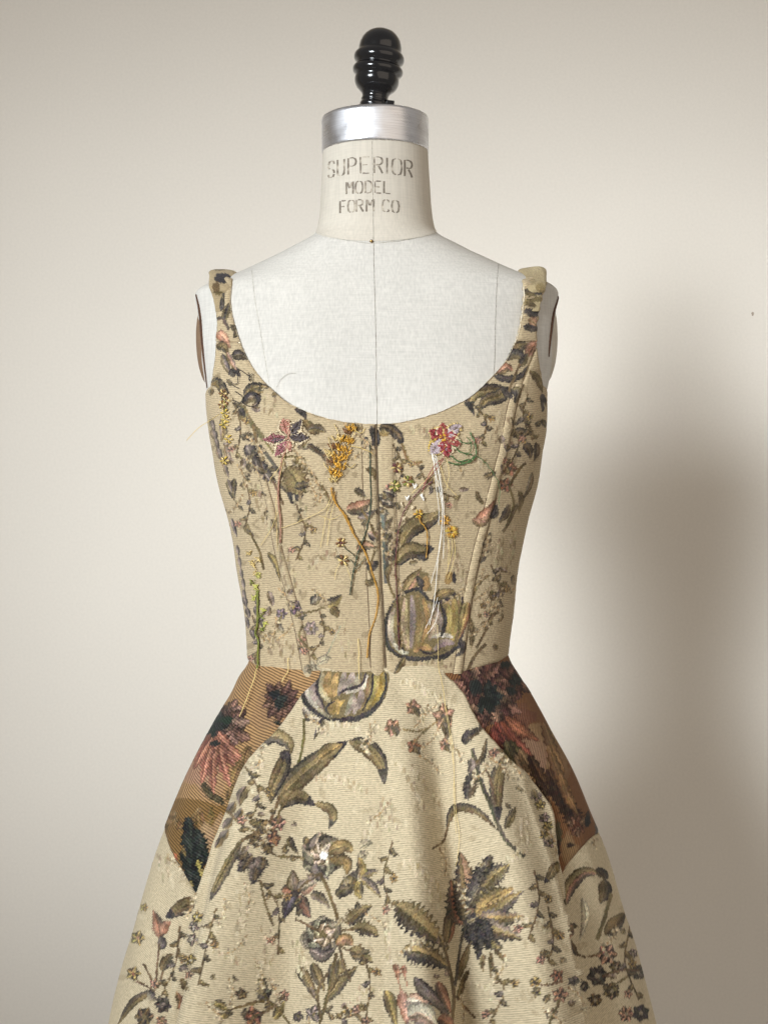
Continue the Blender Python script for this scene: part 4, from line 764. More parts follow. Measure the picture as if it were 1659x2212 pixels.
def panel(name, surf, chart, poly, mat, parent, cell=0.0009, off=0.0, dip=0.0012, relief=0.0007, lift=None, thick=0.0022, jitter=1.0):
    """cut the closed outline poly (s,z) out of a surface as a dense cloth panel with a turned-in edge"""
    poly = np.asarray(poly, float); zm = poly[:, 1].mean(); HW = np.interp(-zm, -surf.z, surf.half)
    P = densify(np.c_[poly[:, 0]*HW, poly[:, 1]], 0.003)
    u0, v0 = P.min(0) - cell; u1, v1 = P.max(0) + cell
    nu, nv = int((u1-u0)/cell)+2, int((v1-v0)/cell)+2
    U, V = np.meshgrid(u0 + np.arange(nu)*cell, v0 + np.arange(nv)*cell)
    ins = np.zeros(U.shape, bool); n = len(P)
    Q = np.c_[poly[:, 0]*HW, poly[:, 1]]; n = len(Q)
    for i in range(n):
        ax, ay = Q[i]; bx, by = Q[(i+1) % n]
        if ay == by: continue
        r0 = max(0, int((min(ay, by)-v0)/cell)-1); r1 = min(nv, int((max(ay, by)-v0)/cell)+2)
        Us, Vs = U[r0:r1], V[r0:r1]
        ins[r0:r1] ^= ((ay > Vs) != (by > Vs)) & (Us < (bx-ax)*(Vs-ay)/(by-ay)+ax)
    # faces with all four corners inside
    f = ins[:-1, :-1] & ins[1:, :-1] & ins[:-1, 1:] & ins[1:, 1:]
    used = np.zeros_like(ins); used[:-1, :-1] |= f; used[1:, :-1] |= f; used[:-1, 1:] |= f; used[1:, 1:] |= f
    fp = np.zeros((nv+1, nu+1), bool); fp[1:nv, 1:nu] = f
    full = fp[:-1, :-1] & fp[1:, :-1] & fp[:-1, 1:] & fp[1:, 1:]
    border = used & ~full
    dist = np.full(U.shape, 1.0)
    near = border.copy()
    for k in range(5):
        m = near.copy(); m[1:] |= near[:-1]; m[:-1] |= near[1:]; m[:, 1:] |= near[:, :-1]; m[:, :-1] |= near[:, 1:]; near = m & used
    A = Q; Bq = np.roll(Q, -1, axis=0)
    idx = np.argwhere(near); pu = U[near]; pv = V[near]
    best = np.full(len(pu), 1e9); bx_ = pu.copy(); by_ = pv.copy()
    for i in range(n):
        d = Bq[i]-A[i]; l2 = d @ d
        if l2 < 1e-14: continue
        lo, hi = np.minimum(A[i], Bq[i]) - cell*8, np.maximum(A[i], Bq[i]) + cell*8
        k = np.where((pu > lo[0]) & (pu < hi[0]) & (pv > lo[1]) & (pv < hi[1]))[0]
        if not len(k): continue
        t = np.clip(((pu[k]-A[i][0])*d[0] + (pv[k]-A[i][1])*d[1]) / l2, 0, 1)
        qx, qy = A[i][0]+t*d[0], A[i][1]+t*d[1]; dd = np.hypot(pu[k]-qx, pv[k]-qy)
        b = dd < best[k]; kk = k[b]; best[kk] = dd[b]; bx_[kk] = qx[b]; by_[kk] = qy[b]
    dist[near] = np.minimum(best, 1.0)
    bm = border[near]; gi = idx[bm]
    snap = best[bm] < cell*2.2
    gi = gi[snap]; U[gi[:, 0], gi[:, 1]] = bx_[bm][snap]; V[gi[:, 0], gi[:, 1]] = by_[bm][snap]; dist[gi[:, 0], gi[:, 1]] = 0
    vid = -np.ones(U.shape, np.int64); vid[used] = np.arange(used.sum())
    s = (U / HW)[used]; z = V[used]; dv = dist[used]
    c, h = chart.sample(s, z, jitter)
    o = off + h * relief - dip * np.exp(-(dv/0.0016)**2)
    if lift is not None: o = o + lift(s, z)
    pos, nr = surf.at(s, z, o)
    hw = np.interp(-z, -surf.z, surf.half)
    fi = np.argwhere(f)
    quads = np.c_[vid[fi[:, 0], fi[:, 1]], vid[fi[:, 0], fi[:, 1]+1], vid[fi[:, 0]+1, fi[:, 1]+1], vid[fi[:, 0]+1, fi[:, 1]]]
    # turned edge: a rim that goes inwards
    e = np.vstack([quads[:, [0, 1]], quads[:, [1, 2]], quads[:, [2, 3]], quads[:, [3, 0]]])
    key = np.sort(e, axis=1); k1 = key[:, 0]*(len(s)+1) + key[:, 1]
    uq, inv, cnt = np.unique(k1, return_inverse=True, return_counts=True)
    be = e[cnt[inv] == 1]; bv = np.unique(be); rim = {int(v): len(s)+i for i, v in enumerate(bv)}
    rp = pos[bv] - nr[bv]*thick
    rq = np.array([[b_, a_, rim[int(a_)], rim[int(b_)]] for a_, b_ in be])
    return fast_mesh(name, np.vstack([pos, rp]), np.vstack([quads, rq]), mat, parent, np.vstack([c, c[bv]]), np.vstack([np.c_[s*hw, z], np.c_[s*hw, z][bv]]))

def cv(surf, pts, n=8): return surf.sz(catmull(pts, n))
dress = empty('dress', (0, 0, (1106-2330)*S), 'sleeveless cream floral tapestry dress with brown hip pockets and loose embroidery threads', 'dress')
def P_(o):      # keep world position when parented to an empty that is not at the origin
    return o

NECK_L = [(813,916),(773,914),(733,909),(692,899.5),(651,884),(618,867),(588,842),(566,820),(542,788),(522.7,752),(509,711),(501,681),(497,649),(498.7,621),(501,600)]
NECK_R = [(813,916),(865.5,912),(906,903.6),(947,891),(980,876),(1010,861),(1037,839.5),(1067,809.5),(1092,781),(1108,749.6),(1119,725),(1127,687),(1132.6,643),(1132,618),(1130,600)]
ARM_L = [(452,592),(455,616),(460,646),(465.5,673),(468,700.5),(465,730),(463,766),(456,812),(451,848)]
ARM_R = [(1186,597),(1179,621),(1171,649),(1165,676),(1161,709),(1162,744),(1165,771),(1173.5,818),(1179,848)]
CF = [(813,916),(814,1000),(819,1145),(824,1250),(829,1350),(834,1462)]
PL = [(456,812),(488,842),(522,895),(548,960),(570,1030),(587,1100),(600,1176),(627,1280),(650,1370),(668,1463)]
PR = [(1162,744),(1130,830),(1112,880),(1090,980),(1068,1060),(1048,1130),(1028,1206),(1008,1300),(990,1456)]
WL = [(668,1463),(735,1463.5),(834,1462)]; WL2 = [(534,1427),(565,1444),(617,1457),(668,1463)]
WR = [(834,1462),(855,1459),(920,1458),(990,1456)]; WR2 = [(990,1456),(1008,1452),(1043,1441),(1080,1429),(1098,1418)]
def upto(pts, y, above):   # part of an outline above / below a drawing height
    p = catmull(pts, 12); return p[p[:, 1] <= y] if above else p[p[:, 1] >= y]
cut_y = 738
nl, nr_ = catmull(NECK_L, 8), catmull(NECK_R, 8)
nl_low, nr_low = nl[nl[:, 1] > cut_y], nr_[nr_[:, 1] > cut_y]
nl_up, nr_up = nl[nl[:, 1] <= cut_y], nr_[nr_[:, 1] <= cut_y]
al, ar = catmull(ARM_L, 8), catmull(ARM_R, 8)
al_up, al_mid = al[al[:, 1] <= cut_y], al[(al[:, 1] > cut_y) & (al[:, 1] < 812)]
ar_up, ar_mid = ar[ar[:, 1] <= cut_y], ar[(ar[:, 1] > cut_y) & (ar[:, 1] < 744)]
z852, zW = (1106-852)*S, (1106-1427)*S
cfp = catmull(CF, 10)
front_l = bod.sz(np.vstack([cfp[::-1], nl_low[1:], [[510, cut_y]], [[464.5, cut_y]], al_mid, catmull(PL, 10), catmull(WL, 6)[1:-1]]))
front_r = bod.sz(np.vstack([cfp[::-1], nr_low[1:], [[1113, cut_y]], [[1161.8, cut_y]], catmull(PR, 10), catmull(WR, 6)[::-1][1:-1]]))
strap_l = bod.sz(np.vstack([[[510, cut_y-.5]], nl_up, al_up, [[464.5, cut_y-.5]]]))
strap_r = bod.sz(np.vstack([[[1113, cut_y-.5]], nr_up, ar_up, [[1161.8, cut_y-.5]]]))
al_low = catmull([(456,812),(452,835)], 4)
sl = bod.sz(np.vstack([al_low[::-1], catmull(PL, 10), catmull(WL2[::-1], 6)[1:]])); side_l = np.vstack([sl, [[-.57, zW], [-.57, z852], [-.50, z852]]])
ar_low = ar[(ar[:, 1] > 744) & (ar[:, 1] < 836)]
sr = bod.sz(np.vstack([ar_low[::-1], catmull(PR, 10), catmull(WR2, 6)[1:]])); side_r = np.vstack([sr, [[.57, zW], [.57, z852], [.50, z852]]])
panel('bodice_panel', bod, cb, front_l, M['cream'], dress, cell=.00075)['label'] = 'left front bodice panel with gold wheat embroidery'
panel('bodice_panel', bod, cb, front_r, M['cream'], dress, cell=.00075)['label'] = 'right front bodice panel with woven tulip'
panel('bodice_panel', bod, cb, side_l, M['cream'], dress)['label'] = 'left side bodice panel'
panel('bodice_panel', bod, cb, side_r, M['cream'], dress)['label'] = 'right side bodice panel'
panel('shoulder_strap', bod, cb, strap_l, M['cream'], dress, off=.0006)
panel('shoulder_strap', bod, cb, strap_r, M['cream'], dress, off=.0006, lift=lambda s, z: 0.0011*np.sin(z*620 + s*60)*np.clip((z-.16)/.02, 0, 1))
back = np.vstack([[[.57, zW], [.57, z852]], [[.7, z852+.01], [.85, z852+.02], [1.0, z852+.03]], [[1.0, zW]]])
for sg in (1, -1):
    b_ = back.copy(); b_[:, 0] *= sg
    panel('back_panel', bod, cb, b_, M['cream'], dress, cell=.003, dip=.0005)

# raised boning channels
def channel(inner, outer, name='boning_channel', hgt=0.0028, n=140, m=18):
    a, b = catmull(inner, 12), catmull(outer, 12)
    def res(p): 
        L = np.r_[0, np.cumsum(np.hypot(*np.diff(p, axis=0).T))]; t = np.linspace(0, L[-1], n); return np.c_[np.interp(t, L, p[:, 0]), np.interp(t, L, p[:, 1])]
    n_ = max(n, int(abs(a[-1, 1]-a[0, 1]) / 2)); n = n_
    a, b = res(a), res(b); t = np.linspace(0, 1, m)
    G = a[:, None]*(1-t)[None, :, None] + b[:, None]*t[None, :, None]
    q = bod.sz(G.reshape(-1, 2)); s, z = q[:, 0], q[:, 1]; c, h = cb.sample(s, z)
    prof = np.tile(np.sqrt(np.clip(1-(2*t-1)**2, 0, 1)) - .35, n)
    pos, _ = bod.at(s, z, prof*hgt + h*.0003)
    i, j = np.meshgrid(np.arange(n-1), np.arange(m-1), indexing='ij'); k = (i*m+j).ravel()
    hw = np.interp(-z, -bod.z, bod.half)
    return fast_mesh(name, pos, np.c_[k, k+1, k+m+1, k+m], M['cream'], dress, c, np.c_[s*hw, z])
off = lambda pts, d: [(x+d, y) for x, y in pts]
channel(off(CF, -31), off(CF, -2)); channel(off(CF, 2), off(CF, 38))
PRt = [(1131,830),(1117,874),(1098,970),(1076,1052),(1058,1128),(1038,1206),(1020,1300),(999,1454)]
PRi = [(1113,830),(1097,874),(1078,970),(1060,1040),(1038,1128),(1018,1206),(1000,1300),(979,1456)]
channel(PRi, PRt, hgt=.0032)
PLo = [(548,985),(566,1052),(580,1110),(590,1176),(616,1280),(636,1358),(655,1461)]; PLi = [(560,985),(580,1052),(596,1110),(608,1176),(636,1278),(660,1372),(677,1463)]
channel(PLo, PLi, hgt=.0034)
channel([(1151,1400),(1151,1401)], [(1151,1402),(1151,1403)]) if False else None

M['seam_shadow'] = thread_mat('brown_seam_shade', (104, 86, 64), 0.95, 0.3)
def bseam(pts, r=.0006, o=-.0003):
    P = catmull(pts, 14); q = bod.sz(P); p, _ = bod.at(q[:, 0], q[:, 1], o); V, F_ = tube_pts(p, r, 5); return mesh_obj('seam_shade', V, F_, M['seam_shadow'], dress)
for pts in (off(CF, -32), CF, off(CF, 39), PRi, PRt, PLo, PLi): bseam(pts)  # sunken brown cords that draw in the shade along the seam dips
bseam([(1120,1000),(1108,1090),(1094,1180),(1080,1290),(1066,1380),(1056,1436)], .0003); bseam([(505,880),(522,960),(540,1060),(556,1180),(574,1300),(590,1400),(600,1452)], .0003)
# ivory facing that shows along the neck edge
def ribbon(name, surf, pts, o0, o1, mat, parent, width, n=10):
    P = catmull(pts, n); q = surf.sz(P); p0, nr = surf.at(q[:, 0], q[:, 1], o0)
    p1, _ = surf.at(q[:, 0], q[:, 1], o1)
    d = np.gradient(P, axis=0); d /= np.linalg.norm(d, axis=1, keepdims=True); up = np.c_[d[:, 1], -d[:, 0]]
    q2 = surf.sz(P + up*width); p2, _ = surf.at(q2[:, 0], q2[:, 1], o1)
    V = np.vstack([p0, p1, p2]); k = len(P); F_ = [(i, i+1, k+i+1, k+i) for i in range(k-1)] + [(k+i, k+i+1, 2*k+i+1, 2*k+i) for i in range(k-1)]
    return mesh_obj(name, V, F_, mat, parent)
fac = NECK_L[::-1][1:] + NECK_R[1:-1]
ribbon('neck_facing', bod, fac, .0002, -.0022, M['lining'], dress, -4)

# skirt panels and hip pockets
PIL = [(688.6,1466),(653,1501),(631,1536),(598,1583),(563,1624),(533,1665),(506,1727),(492,1760),(468,1812),(449,1869),(435,1909),(426,1933)]
SEAML = [(426,1933),(414,1987),(396,2040),(378,2103),(371,2150),(363,2212)]
PIR = [(962,1457.5),(983,1476),(1005,1504),(1019,1539),(1038,1575),(1068,1613),(1095,1643),(1136,1681),(1177,1733),(1190,1763),(1194,1809),(1199,1856),(1211,1902)]
SEAMR = [(1211,1902),(1218,1977),(1228,2059),(1244,2141),(1254,2212)]
PBL = [(426,1933),(392,1876),(370,1838),(356,1796)]
PBR = [(1211,1902),(1222,1872),(1250,1838),(1280,1806),(1296,1798)]
zb = sk.z[-1]; ztop = (1106-1412)*S
il, ir, seal, sear = catmull(PIL, 8), catmull(PIR, 8), catmull(SEAML, 8), catmull(SEAMR, 8)
ql, qr = sk.sz(seal), sk.sz(sear)
bl = np.array([[ql[-1, 0], zb]]); br = np.array([[qr[-1, 0], zb]])
topl, topr = sk.sz([(690,1464)]), sk.sz([(962,1456)])
topl[:, 1] += .010; topr[:, 1] += .010
ql_i, qr_i = sk.sz(il), sk.sz(ir)
front = np.vstack([topl, ql_i, ql[1:], bl, br, qr[::-1][:-1], qr_i[::-1], topr])
edge_l = np.vstack([ql_i, ql]); edge_r = np.vstack([qr_i, qr])
def edge_lift(s, z):   # folded edges of the front panel stand proud of the pockets
    el = np.interp(-z, -edge_l[:, 1], edge_l[:, 0]); er = np.interp(-z, -edge_r[:, 1], edge_r[:, 0])
    hw = np.interp(-z, -sk.z, sk.half); d = np.minimum(s-el, er-s)*hw
    g = np.clip(((1106-1470)*S - z)/.05, 0, 1)
    return 0.004*g*np.exp(-(d/.016)**2)
fp_ = panel('skirt_panel', sk, cs, front, M['cream'], dress, off=.0018, lift=edge_lift, thick=.006, cell=.00082)
fp_['label'] = 'front skirt panel with woven bouquet and oak leaves'
def pocket_off(s, z): return -0.0012 + 0*s
zpl, zpr = (1106-1790)*S, (1106-1796)*S
pbl, pbr = sk.sz(catmull(PBL, 6)), sk.sz(catmull(PBR, 6))
sA = -.62
pl_poly = np.vstack([[[topl[0, 0], ztop+.001]], ql_i + [[.006, 0]], pbl, [[sA, zpl+.006]], [[sA, ztop+.001]]])
pr_poly = np.vstack([[[topr[0, 0], ztop+.001]], qr_i - [[.006, 0]], pbr, [[-sA, zpr+.006]], [[-sA, ztop+.001]]])
panel('hip_pocket', sk, cpl, pl_poly, M['pocket_left'], dress, off=.0008, cell=.001, jitter=.9)['label'] = 'tan and rust tapestry hip pocket with dark green leaves'
panel('hip_pocket', sk, cpr, pr_poly, M['pocket_right'], dress, off=.0008, cell=.001, jitter=.9)['label'] = 'dark rust tapestry hip pocket'
sl_poly = np.vstack([pbl[::-1] , ql[1:] + [[.006, 0]], bl + [[.006, 0]], [[sA, zb]], [[sA, zpl+.006]]])
sr_poly = np.vstack([pbr[::-1] , qr[1:] - [[.006, 0]], br - [[.006, 0]], [[-sA, zb]], [[-sA, zpr+.006]]])
panel('skirt_panel', sk, cs, sl_poly, M['cream_left'], dress, cell=.001)['label'] = 'left side skirt panel'
panel('skirt_panel', sk, cs, sr_poly, M['cream_right'], dress, cell=.001)['label'] = 'right side skirt panel'
for sg in (1, -1):
    p = np.array([[.62, ztop], [.62, zb], [1, zb], [1, ztop]]); p[:, 0] *= sg
    panel('back_skirt_panel', sk, cs, p, M['cream'], dress, cell=.004)

# bunched strap ends folded over the shoulders
def strap_fold(sg, centres, mat, seed, base, spots):
    """rounded strap band that leaves the front strap, rolls over the shoulder and runs down the back"""
    q = bod.sz(centres); fr, _ = bod.at(q[:, 0], q[:, 1], -.0012); x1 = fr[-1, 0]
    rest = [(x1*1.01, -30*S, (1106-601)*S), (x1*1.02, 0, (1106-598)*S), (x1*1.02, 40*S, (1106-604)*S), (x1*1.01, 88*S, (1106-634)*S), (x1, 114*S, (1106-700)*S), (x1*.98, 128*S, (1106-800)*S), (x1*.97, 124*S, (1106-862)*S)]
    path = catmull(np.vstack([fr, rest]), 12); n, m = len(path), 48
    V = np.zeros((n, m, 3)); Cc = np.zeros((n, m, 4)); UV = np.zeros((n, m, 2)); a = np.arange(m)*2*math.pi/m; ca, sa = np.cos(a), np.sin(a)
    for i, p in enumerate(path):
        u = i/(n-1); vis = math.exp(-((u-.42)/.13)**2); st = min(1, u/.3); st = st*st*(3-2*st)
        tg = path[min(i+1, n-1)] - path[max(i-1, 0)]; tg /= np.linalg.norm(tg); out = np.cross(np.array([1.0, 0, 0]), tg); out /= np.linalg.norm(out)
        if out @ (p - np.array([p[0], 0.01, .16])) < 0: out = -out
        lump = 1.5*np.sin(2*a+seed+u*14) + 1.2*np.sin(3*a-u*23+seed) + .9*np.sin(u*46+seed+a)
        hw = (16.5 + 9.5*vis + 3*st + lump*st)*S; th = (1.0 + 3.6*st + 6.5*vis + .9*lump*vis)*S
        V[i] = p + np.outer(ca*hw, [1, 0, 0]) + np.outer(sa*th + (3.0*st + 3*vis)*S, out)
        Cc[i] = np.r_[lin(base)*(1 + .05*math.sin(u*50+seed)), .4]; UV[i, :, 0] = V[i, :, 0]; UV[i, :, 1] = u*.25
        xl = (V[i, :, 0]-p[0])/S*sg
        for (su, sx, ru, rx, c) in spots:
            k = ((u-su)/ru)**2 + ((xl-sx)/rx)**2 + .3*np.sin(xl*.8+u*80) < 1; Cc[i, k, :3] = lin(c); Cc[i, k, 3] = 1
    i, j = np.meshgrid(np.arange(n-1), np.arange(m), indexing='ij')
    qd = np.c_[(i*m+j).ravel(), (i*m+(j+1) % m).ravel(), ((i+1)*m+(j+1) % m).ravel(), ((i+1)*m+j).ravel()]
    return fast_mesh('strap_fold', V.reshape(-1, 3), qd, mat, dress, Cc.reshape(-1, 4), UV.reshape(-1, 2))
M['felt'] = fabric_mat('felted_wool', 0.0016, 0.6, 0.16, 0.34, 1.0)
strap_fold(-1, [(481.5,672),(478.5,652),(477,634),(476,618)], M['cream'], 3, (168,150,118), [(.33,-3,.04,17,DK),(.22,6,.05,9,OLV),(.16,-8,.04,7,DK2),(.27,9,.03,8,BRN),(.42,8,.03,12,OLV)])
strap_fold(1, [(1148,672),(1152,652),(1154,634),(1156,618)], M['felt'], 8, (164,148,114), [(.2,0,.03,30,DK2),(.13,4,.03,26,OLV),(.31,-8,.03,10,(146,130,98)),(.40,8,.035,12,(182,166,130)),(.45,-10,.03,9,(138,122,92)),(.27,12,.03,9,OLV2)])

# ------------------------------------------------------------------ dress form
dform = empty('dress_form', (0, 0, (1106-1500)*S), 'linen dress form with stencilled neck, metal collar and black turned finial', 'dress form')
def grid_obj(name, surf, r0, r1, mat, step=3, off=0.0, pstep=1):
    rows = np.where((surf.py >= r0) & (surf.py <= r1))[0][::pstep]; cs_ = np.arange(0, len(surf.s)-1, step)
    p = (surf.pos + surf.nrm*off)[rows][:, cs_]; n, m = p.shape[:2]
    i, j = np.meshgrid(np.arange(n-1), np.arange(m), indexing='ij')
    q = np.c_[(i*m+j).ravel(), (i*m+(j+1) % m).ravel(), ((i+1)*m+(j+1) % m).ravel(), ((i+1)*m+j).ravel()]
    return fast_mesh(name, p.reshape(-1, 3), q, mat, dform)
torso = grid_obj('torso', form, 503, 1500, M['linen'])
nt_, ns_ = 110, 240
sg_ = np.linspace(-1, 1, ns_, endpoint=False); lim = 501 + 45*np.cos(np.clip(sg_, -.5, .5)*math.pi)**1.5
PYg = 288 + (lim - 288)[None, :]*np.linspace(0, 1, nt_)[:, None]; SGg = np.broadcast_to(sg_, PYg.shape)
pn, _ = form.at(SGg.ravel(), ((1106-PYg)*S).ravel(), .0005)
i, j = np.meshgrid(np.arange(nt_-1), np.arange(ns_), indexing='ij')
neck = fast_mesh('neck', pn, np.c_[(i*ns_+j).ravel(), (i*ns_+(j+1) % ns_).ravel(), ((i+1)*ns_+(j+1) % ns_).ravel(), ((i+1)*ns_+j).ravel()], M['neck_linen'], dform)

class Geo:
    def __init__(self): self.v = []; self.f = []; self.n = 0
    def add(self, V, F_):
        self.v.append(np.asarray(V)); self.f += [tuple(i+self.n for i in f) for f in F_]; self.n += len(V)
    def build(self, name, mat, parent): return mesh_obj(name, np.vstack(self.v), self.f, mat, parent)

def seam(name, surf, pts, r, mat, parent, off=0.0, stitched=True, n=24):
    P = catmull(pts, n); q = surf.sz(P); p, nr = surf.at(q[:, 0], q[:, 1], off)
    rr = r*(1 + .35*np.sin(np.arange(len(p))*2.1)) if stitched else r
    V, F_ = tube_pts(p, rr, 5); return mesh_obj(name, V, F_, mat, parent)
seam('centre_seam', form, [(803,305),(805,400),(806.5,524)], .00027, M['seam'], neck, .0004)
seam('centre_seam', form, [(806.5,524),(809,620),(812,740),(815,935)], .00027, M['seam'], torso, 0)
seam('neck_seam', form, [(684,502),(720,513),(760,521),(806,525),(860,521),(905,512),(940,500)], .00022, M['pale_seam'], torso, .0004)
seam('side_seam', form, [(544,584),(550,640),(560,700),(572,770),(582,830)], .00026, M['pale_seam'], torso, 0)
seam('side_seam', form, [(1077,570),(1073,620),(1070,700),(1069,760),(1066,815)], .00026, M['seam'], torso, 0)
# pale tape that ends at the right-hand seam
def patch(name, pts, th, mat, parent):
    q = form.sz(np.asarray(pts, float)); p0, nr = form.at(q[:, 0], q[:, 1], th); k = len(p0)
    return p0

# metal collar
def lathe(profile, m=96):
    V = [(r*math.cos(2*math.pi*j/m)*S, r*math.sin(2*math.pi*j/m)*S, h*S) for r, h in profile for j in range(m)]
    n = len(profile); F_ = [(i*m+j, i*m+(j+1) % m, (i+1)*m+(j+1) % m, (i+1)*m+j) for i in range(n-1) for j in range(m)]
    return V, F_
zb_ = 1106-331
V, F_ = lathe([(108,2),(113,0),(114.6,0.6),(115.2,2),(115.2,8),(115.2,66),(115.0,71),(113.8,73.6),(111,74.5),(60,75),(10,75.2)])
band = mesh_obj('metal_collar', V, F_, M['alu'], dform); band.location.z = zb_*S
# finial
prof = [(8,-40),(29,-40),(30,-20),(29,0),(31,2),(31.6,6),(30.5,10),(28.2,12),(28,14),(29.2,15.5),(29.5,18),(28.2,20.5),(28,24),(29.5,29),(34,34),(40,39),(44.5,45),(47.3,52),(48,58),(47.4,64),(47,67),(48.5,69),(51.5,71.5),(53.6,75),(54.4,79),(53.8,83),(51.5,87),(49,89.5),(47.6,91.5),(48.2,94),(50.5,96.5),(53,99.5),(54.2,103),(54.4,107),(53.6,111),(51.5,115),(48.6,118.5),(46.4,121),(46,124),(45.8,130),(44.6,137),(42,145),(38,152),(32,159),(24.5,164.5),(15,168.5),(6,170.2),(.5,170.5)]
V, F_ = lathe(prof, 72)
fin = mesh_obj('finial', V, F_, M['black'], dform)
fin.location = (-.001, 0, (1106-233)*S); fin.rotation_euler = (math.radians(2), math.radians(6.5), 0)
V, F_ = [], []
def box(cx, cy, cz, sx, sy, sz, bev=.25):
    V = [];
    for z in (-1, 1):
        for x, y in ((-1,-1),(1,-1),(1,1),(-1,1)):
            V.append((cx+x*sx, cy+y*sy, cz+z*sz))
    return V, [(3,2,1,0),(4,5,6,7),(0,1,5,4),(1,2,6,5),(2,3,7,6),(3,0,4,7)]
V, F_ = box(34*S, -8*S, 9*S, 9*S, 10*S, 7*S)
tab_ = mesh_obj('locking_tab', V, F_, M['black'], fin, False); bv = tab_.modifiers.new('bevel', 'BEVEL'); bv.width = 2*S; bv.segments = 2

# arm plates, and dark brown cords that paint in the shade of the gaps
for sg in (-1, 1):
    V = []; F_ = []; m, n = 40, 24
    for i in range(n+1):
        a = math.pi*i/n
        for j in range(m):
            b = 2*math.pi*j/m
            V.append(((sg*366 + 27*math.cos(a)*sg)*S, (44 + 100*math.sin(a)*math.cos(b))*S, (1106-728 + 100*math.sin(a)*math.sin(b))*S))
    F_ = [(i*m+j, i*m+(j+1) % m, (i+1)*m+(j+1) % m, (i+1)*m+j) for i in range(n) for j in range(m)]
    mesh_obj('arm_plate', V, F_, M['brown_linen'] if sg < 0 else M['neck_linen'], dform)  # left plate gets a darker brown than the right one
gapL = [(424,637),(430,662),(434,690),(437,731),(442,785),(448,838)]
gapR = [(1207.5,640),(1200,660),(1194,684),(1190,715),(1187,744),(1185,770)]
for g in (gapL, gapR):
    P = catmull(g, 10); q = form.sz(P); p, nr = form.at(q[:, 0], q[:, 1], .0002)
    V, F_ = tube_pts(p, (.0006 + .0011*np.sin(np.linspace(.25, math.pi-.1, len(p)))), 6); mesh_obj('armhole_gap_shade', V, F_, M['brown_gap'], dform)

# pin at the neck
q = form.sz([(802, 522)]); p, nr = form.at(q[:, 0], q[:, 1], .0012)
V = []; F_ = []; m, n = 12, 8
for i in range(n+1):
    for j in range(m):
        a, b = math.pi*i/n, 2*math.pi*j/m; V.append(p[0] + np.array([math.sin(a)*math.cos(b), math.cos(a)*.7, math.sin(a)*math.sin(b)])*.0016)
F_ = [(i*m+j, i*m+(j+1) % m, (i+1)*m+(j+1) % m, (i+1)*m+j) for i in range(n) for j in range(m)]
mesh_obj('pin', V, F_, M['brass'], dform)

# stencilled lettering; every stroke is a flat ink strip on the neck cloth
GL = {
 'S': [[(.95,.8),(.82,.96),(.5,1),(.2,.94),(.08,.78)], [(.08,.72),(.12,.6),(.35,.53)], [(.6,.47),(.88,.4),(.95,.24)], [(.93,.18),(.8,.05),(.5,0),(.2,.03),(.05,.2)]],
 'U': [[(.1,1),(.1,.2),(.2,.06),(.42,0)], [(.58,0),(.82,.06),(.92,.22),(.92,1)]],
 'P': [[(.12,0),(.12,1)], [(.28,1),(.62,1),(.85,.92),(.95,.76),(.85,.58),(.62,.5),(.28,.5)]],
 'E': [[(.12,0),(.12,1)], [(.3,1),(.92,1)], [(.3,.52),(.75,.52)], [(.3,0),(.92,0)]],
 'R': [[(.12,0),(.12,1)], [(.28,1),(.62,1),(.85,.92),(.93,.76),(.83,.6),(.62,.53),(.3,.53)], [(.55,.45),(.76,.24),(.95,0)]],
 'I': [[(.5,0),(.5,1)]],
 'O': [[(.42,1),(.16,.9),(.06,.6),(.06,.4),(.16,.1),(.42,0)], [(.58,1),(.84,.9),(.94,.6),(.94,.4),(.84,.1),(.58,0)]],
 'M': [[(.08,0),(.08,1)], [(.2,.95),(.48,.5)], [(.52,.5),(.8,.95)], [(.92,0),(.92,1)]],
 'D': [[(.12,0),(.12,1)], [(.28,1),(.6,.98),(.85,.82),(.94,.5),(.85,.18),(.6,.02),(.28,0)]],
 'L': [[(.12,0),(.12,1)], [(.3,0),(.92,0)]],
 'F': [[(.12,0),(.12,1)], [(.3,1),(.9,1)], [(.3,.52),(.72,.52)]],
 'C': [[(.92,.8),(.8,.95),(.56,1)], [(.42,1),(.16,.9),(.06,.6),(.06,.4),(.16,.1),(.42,0)], [(.56,0),(.8,.05),(.92,.2)]]}
def letter(ch, x, w, ybase, hgt, curve):
    """x = left, ybase(x) = baseline on the drawing, one mesh per letter"""
    G = Geo()
    for st in GL[ch]:
        P = np.asarray(st, float); 
        P = catmull(P, 6) if len(P) > 2 else catmull(P, 10)
        X = x + P[:, 0]*w; Y = np.array([curve(a) for a in X]) + ybase - P[:, 1]*hgt
        pts = np.c_[X, Y]; d = np.gradient(pts, axis=0); d /= np.linalg.norm(d, axis=1, keepdims=True); nn = np.c_[-d[:, 1], d[:, 0]]
        hwid = np.where(np.abs(d[:, 1]) > .6, 2.1, 1.3)[:, None]
        A_, B_ = pts + nn*hwid, pts - nn*hwid
        qa, qb = form.sz(A_), form.sz(B_); pa, _ = form.at(qa[:, 0], qa[:, 1], .00062); pb, _ = form.at(qb[:, 0], qb[:, 1], .00062); k = len(pts)
        G.add(np.vstack([pa, pb]), [(i, i+1, k+i+1, k+i) for i in range(k-1)])
    return G.build('stencil_letter', M['ink'], neck)
arc = lambda k: (lambda x: k*((x-802)/100)**2)
for ch, x, w in zip('SUPERIOR', (709,728,750,776,806,834,846,872), (14,17,20,23,22,5,23,19)): letter(ch, x, w, 374, 35, arc(12.5))
for ch, x, w in zip('MODEL', (747,767,787,808,828), (17,17,17,17,17)): letter(ch, x, w, 417, 26, arc(9))
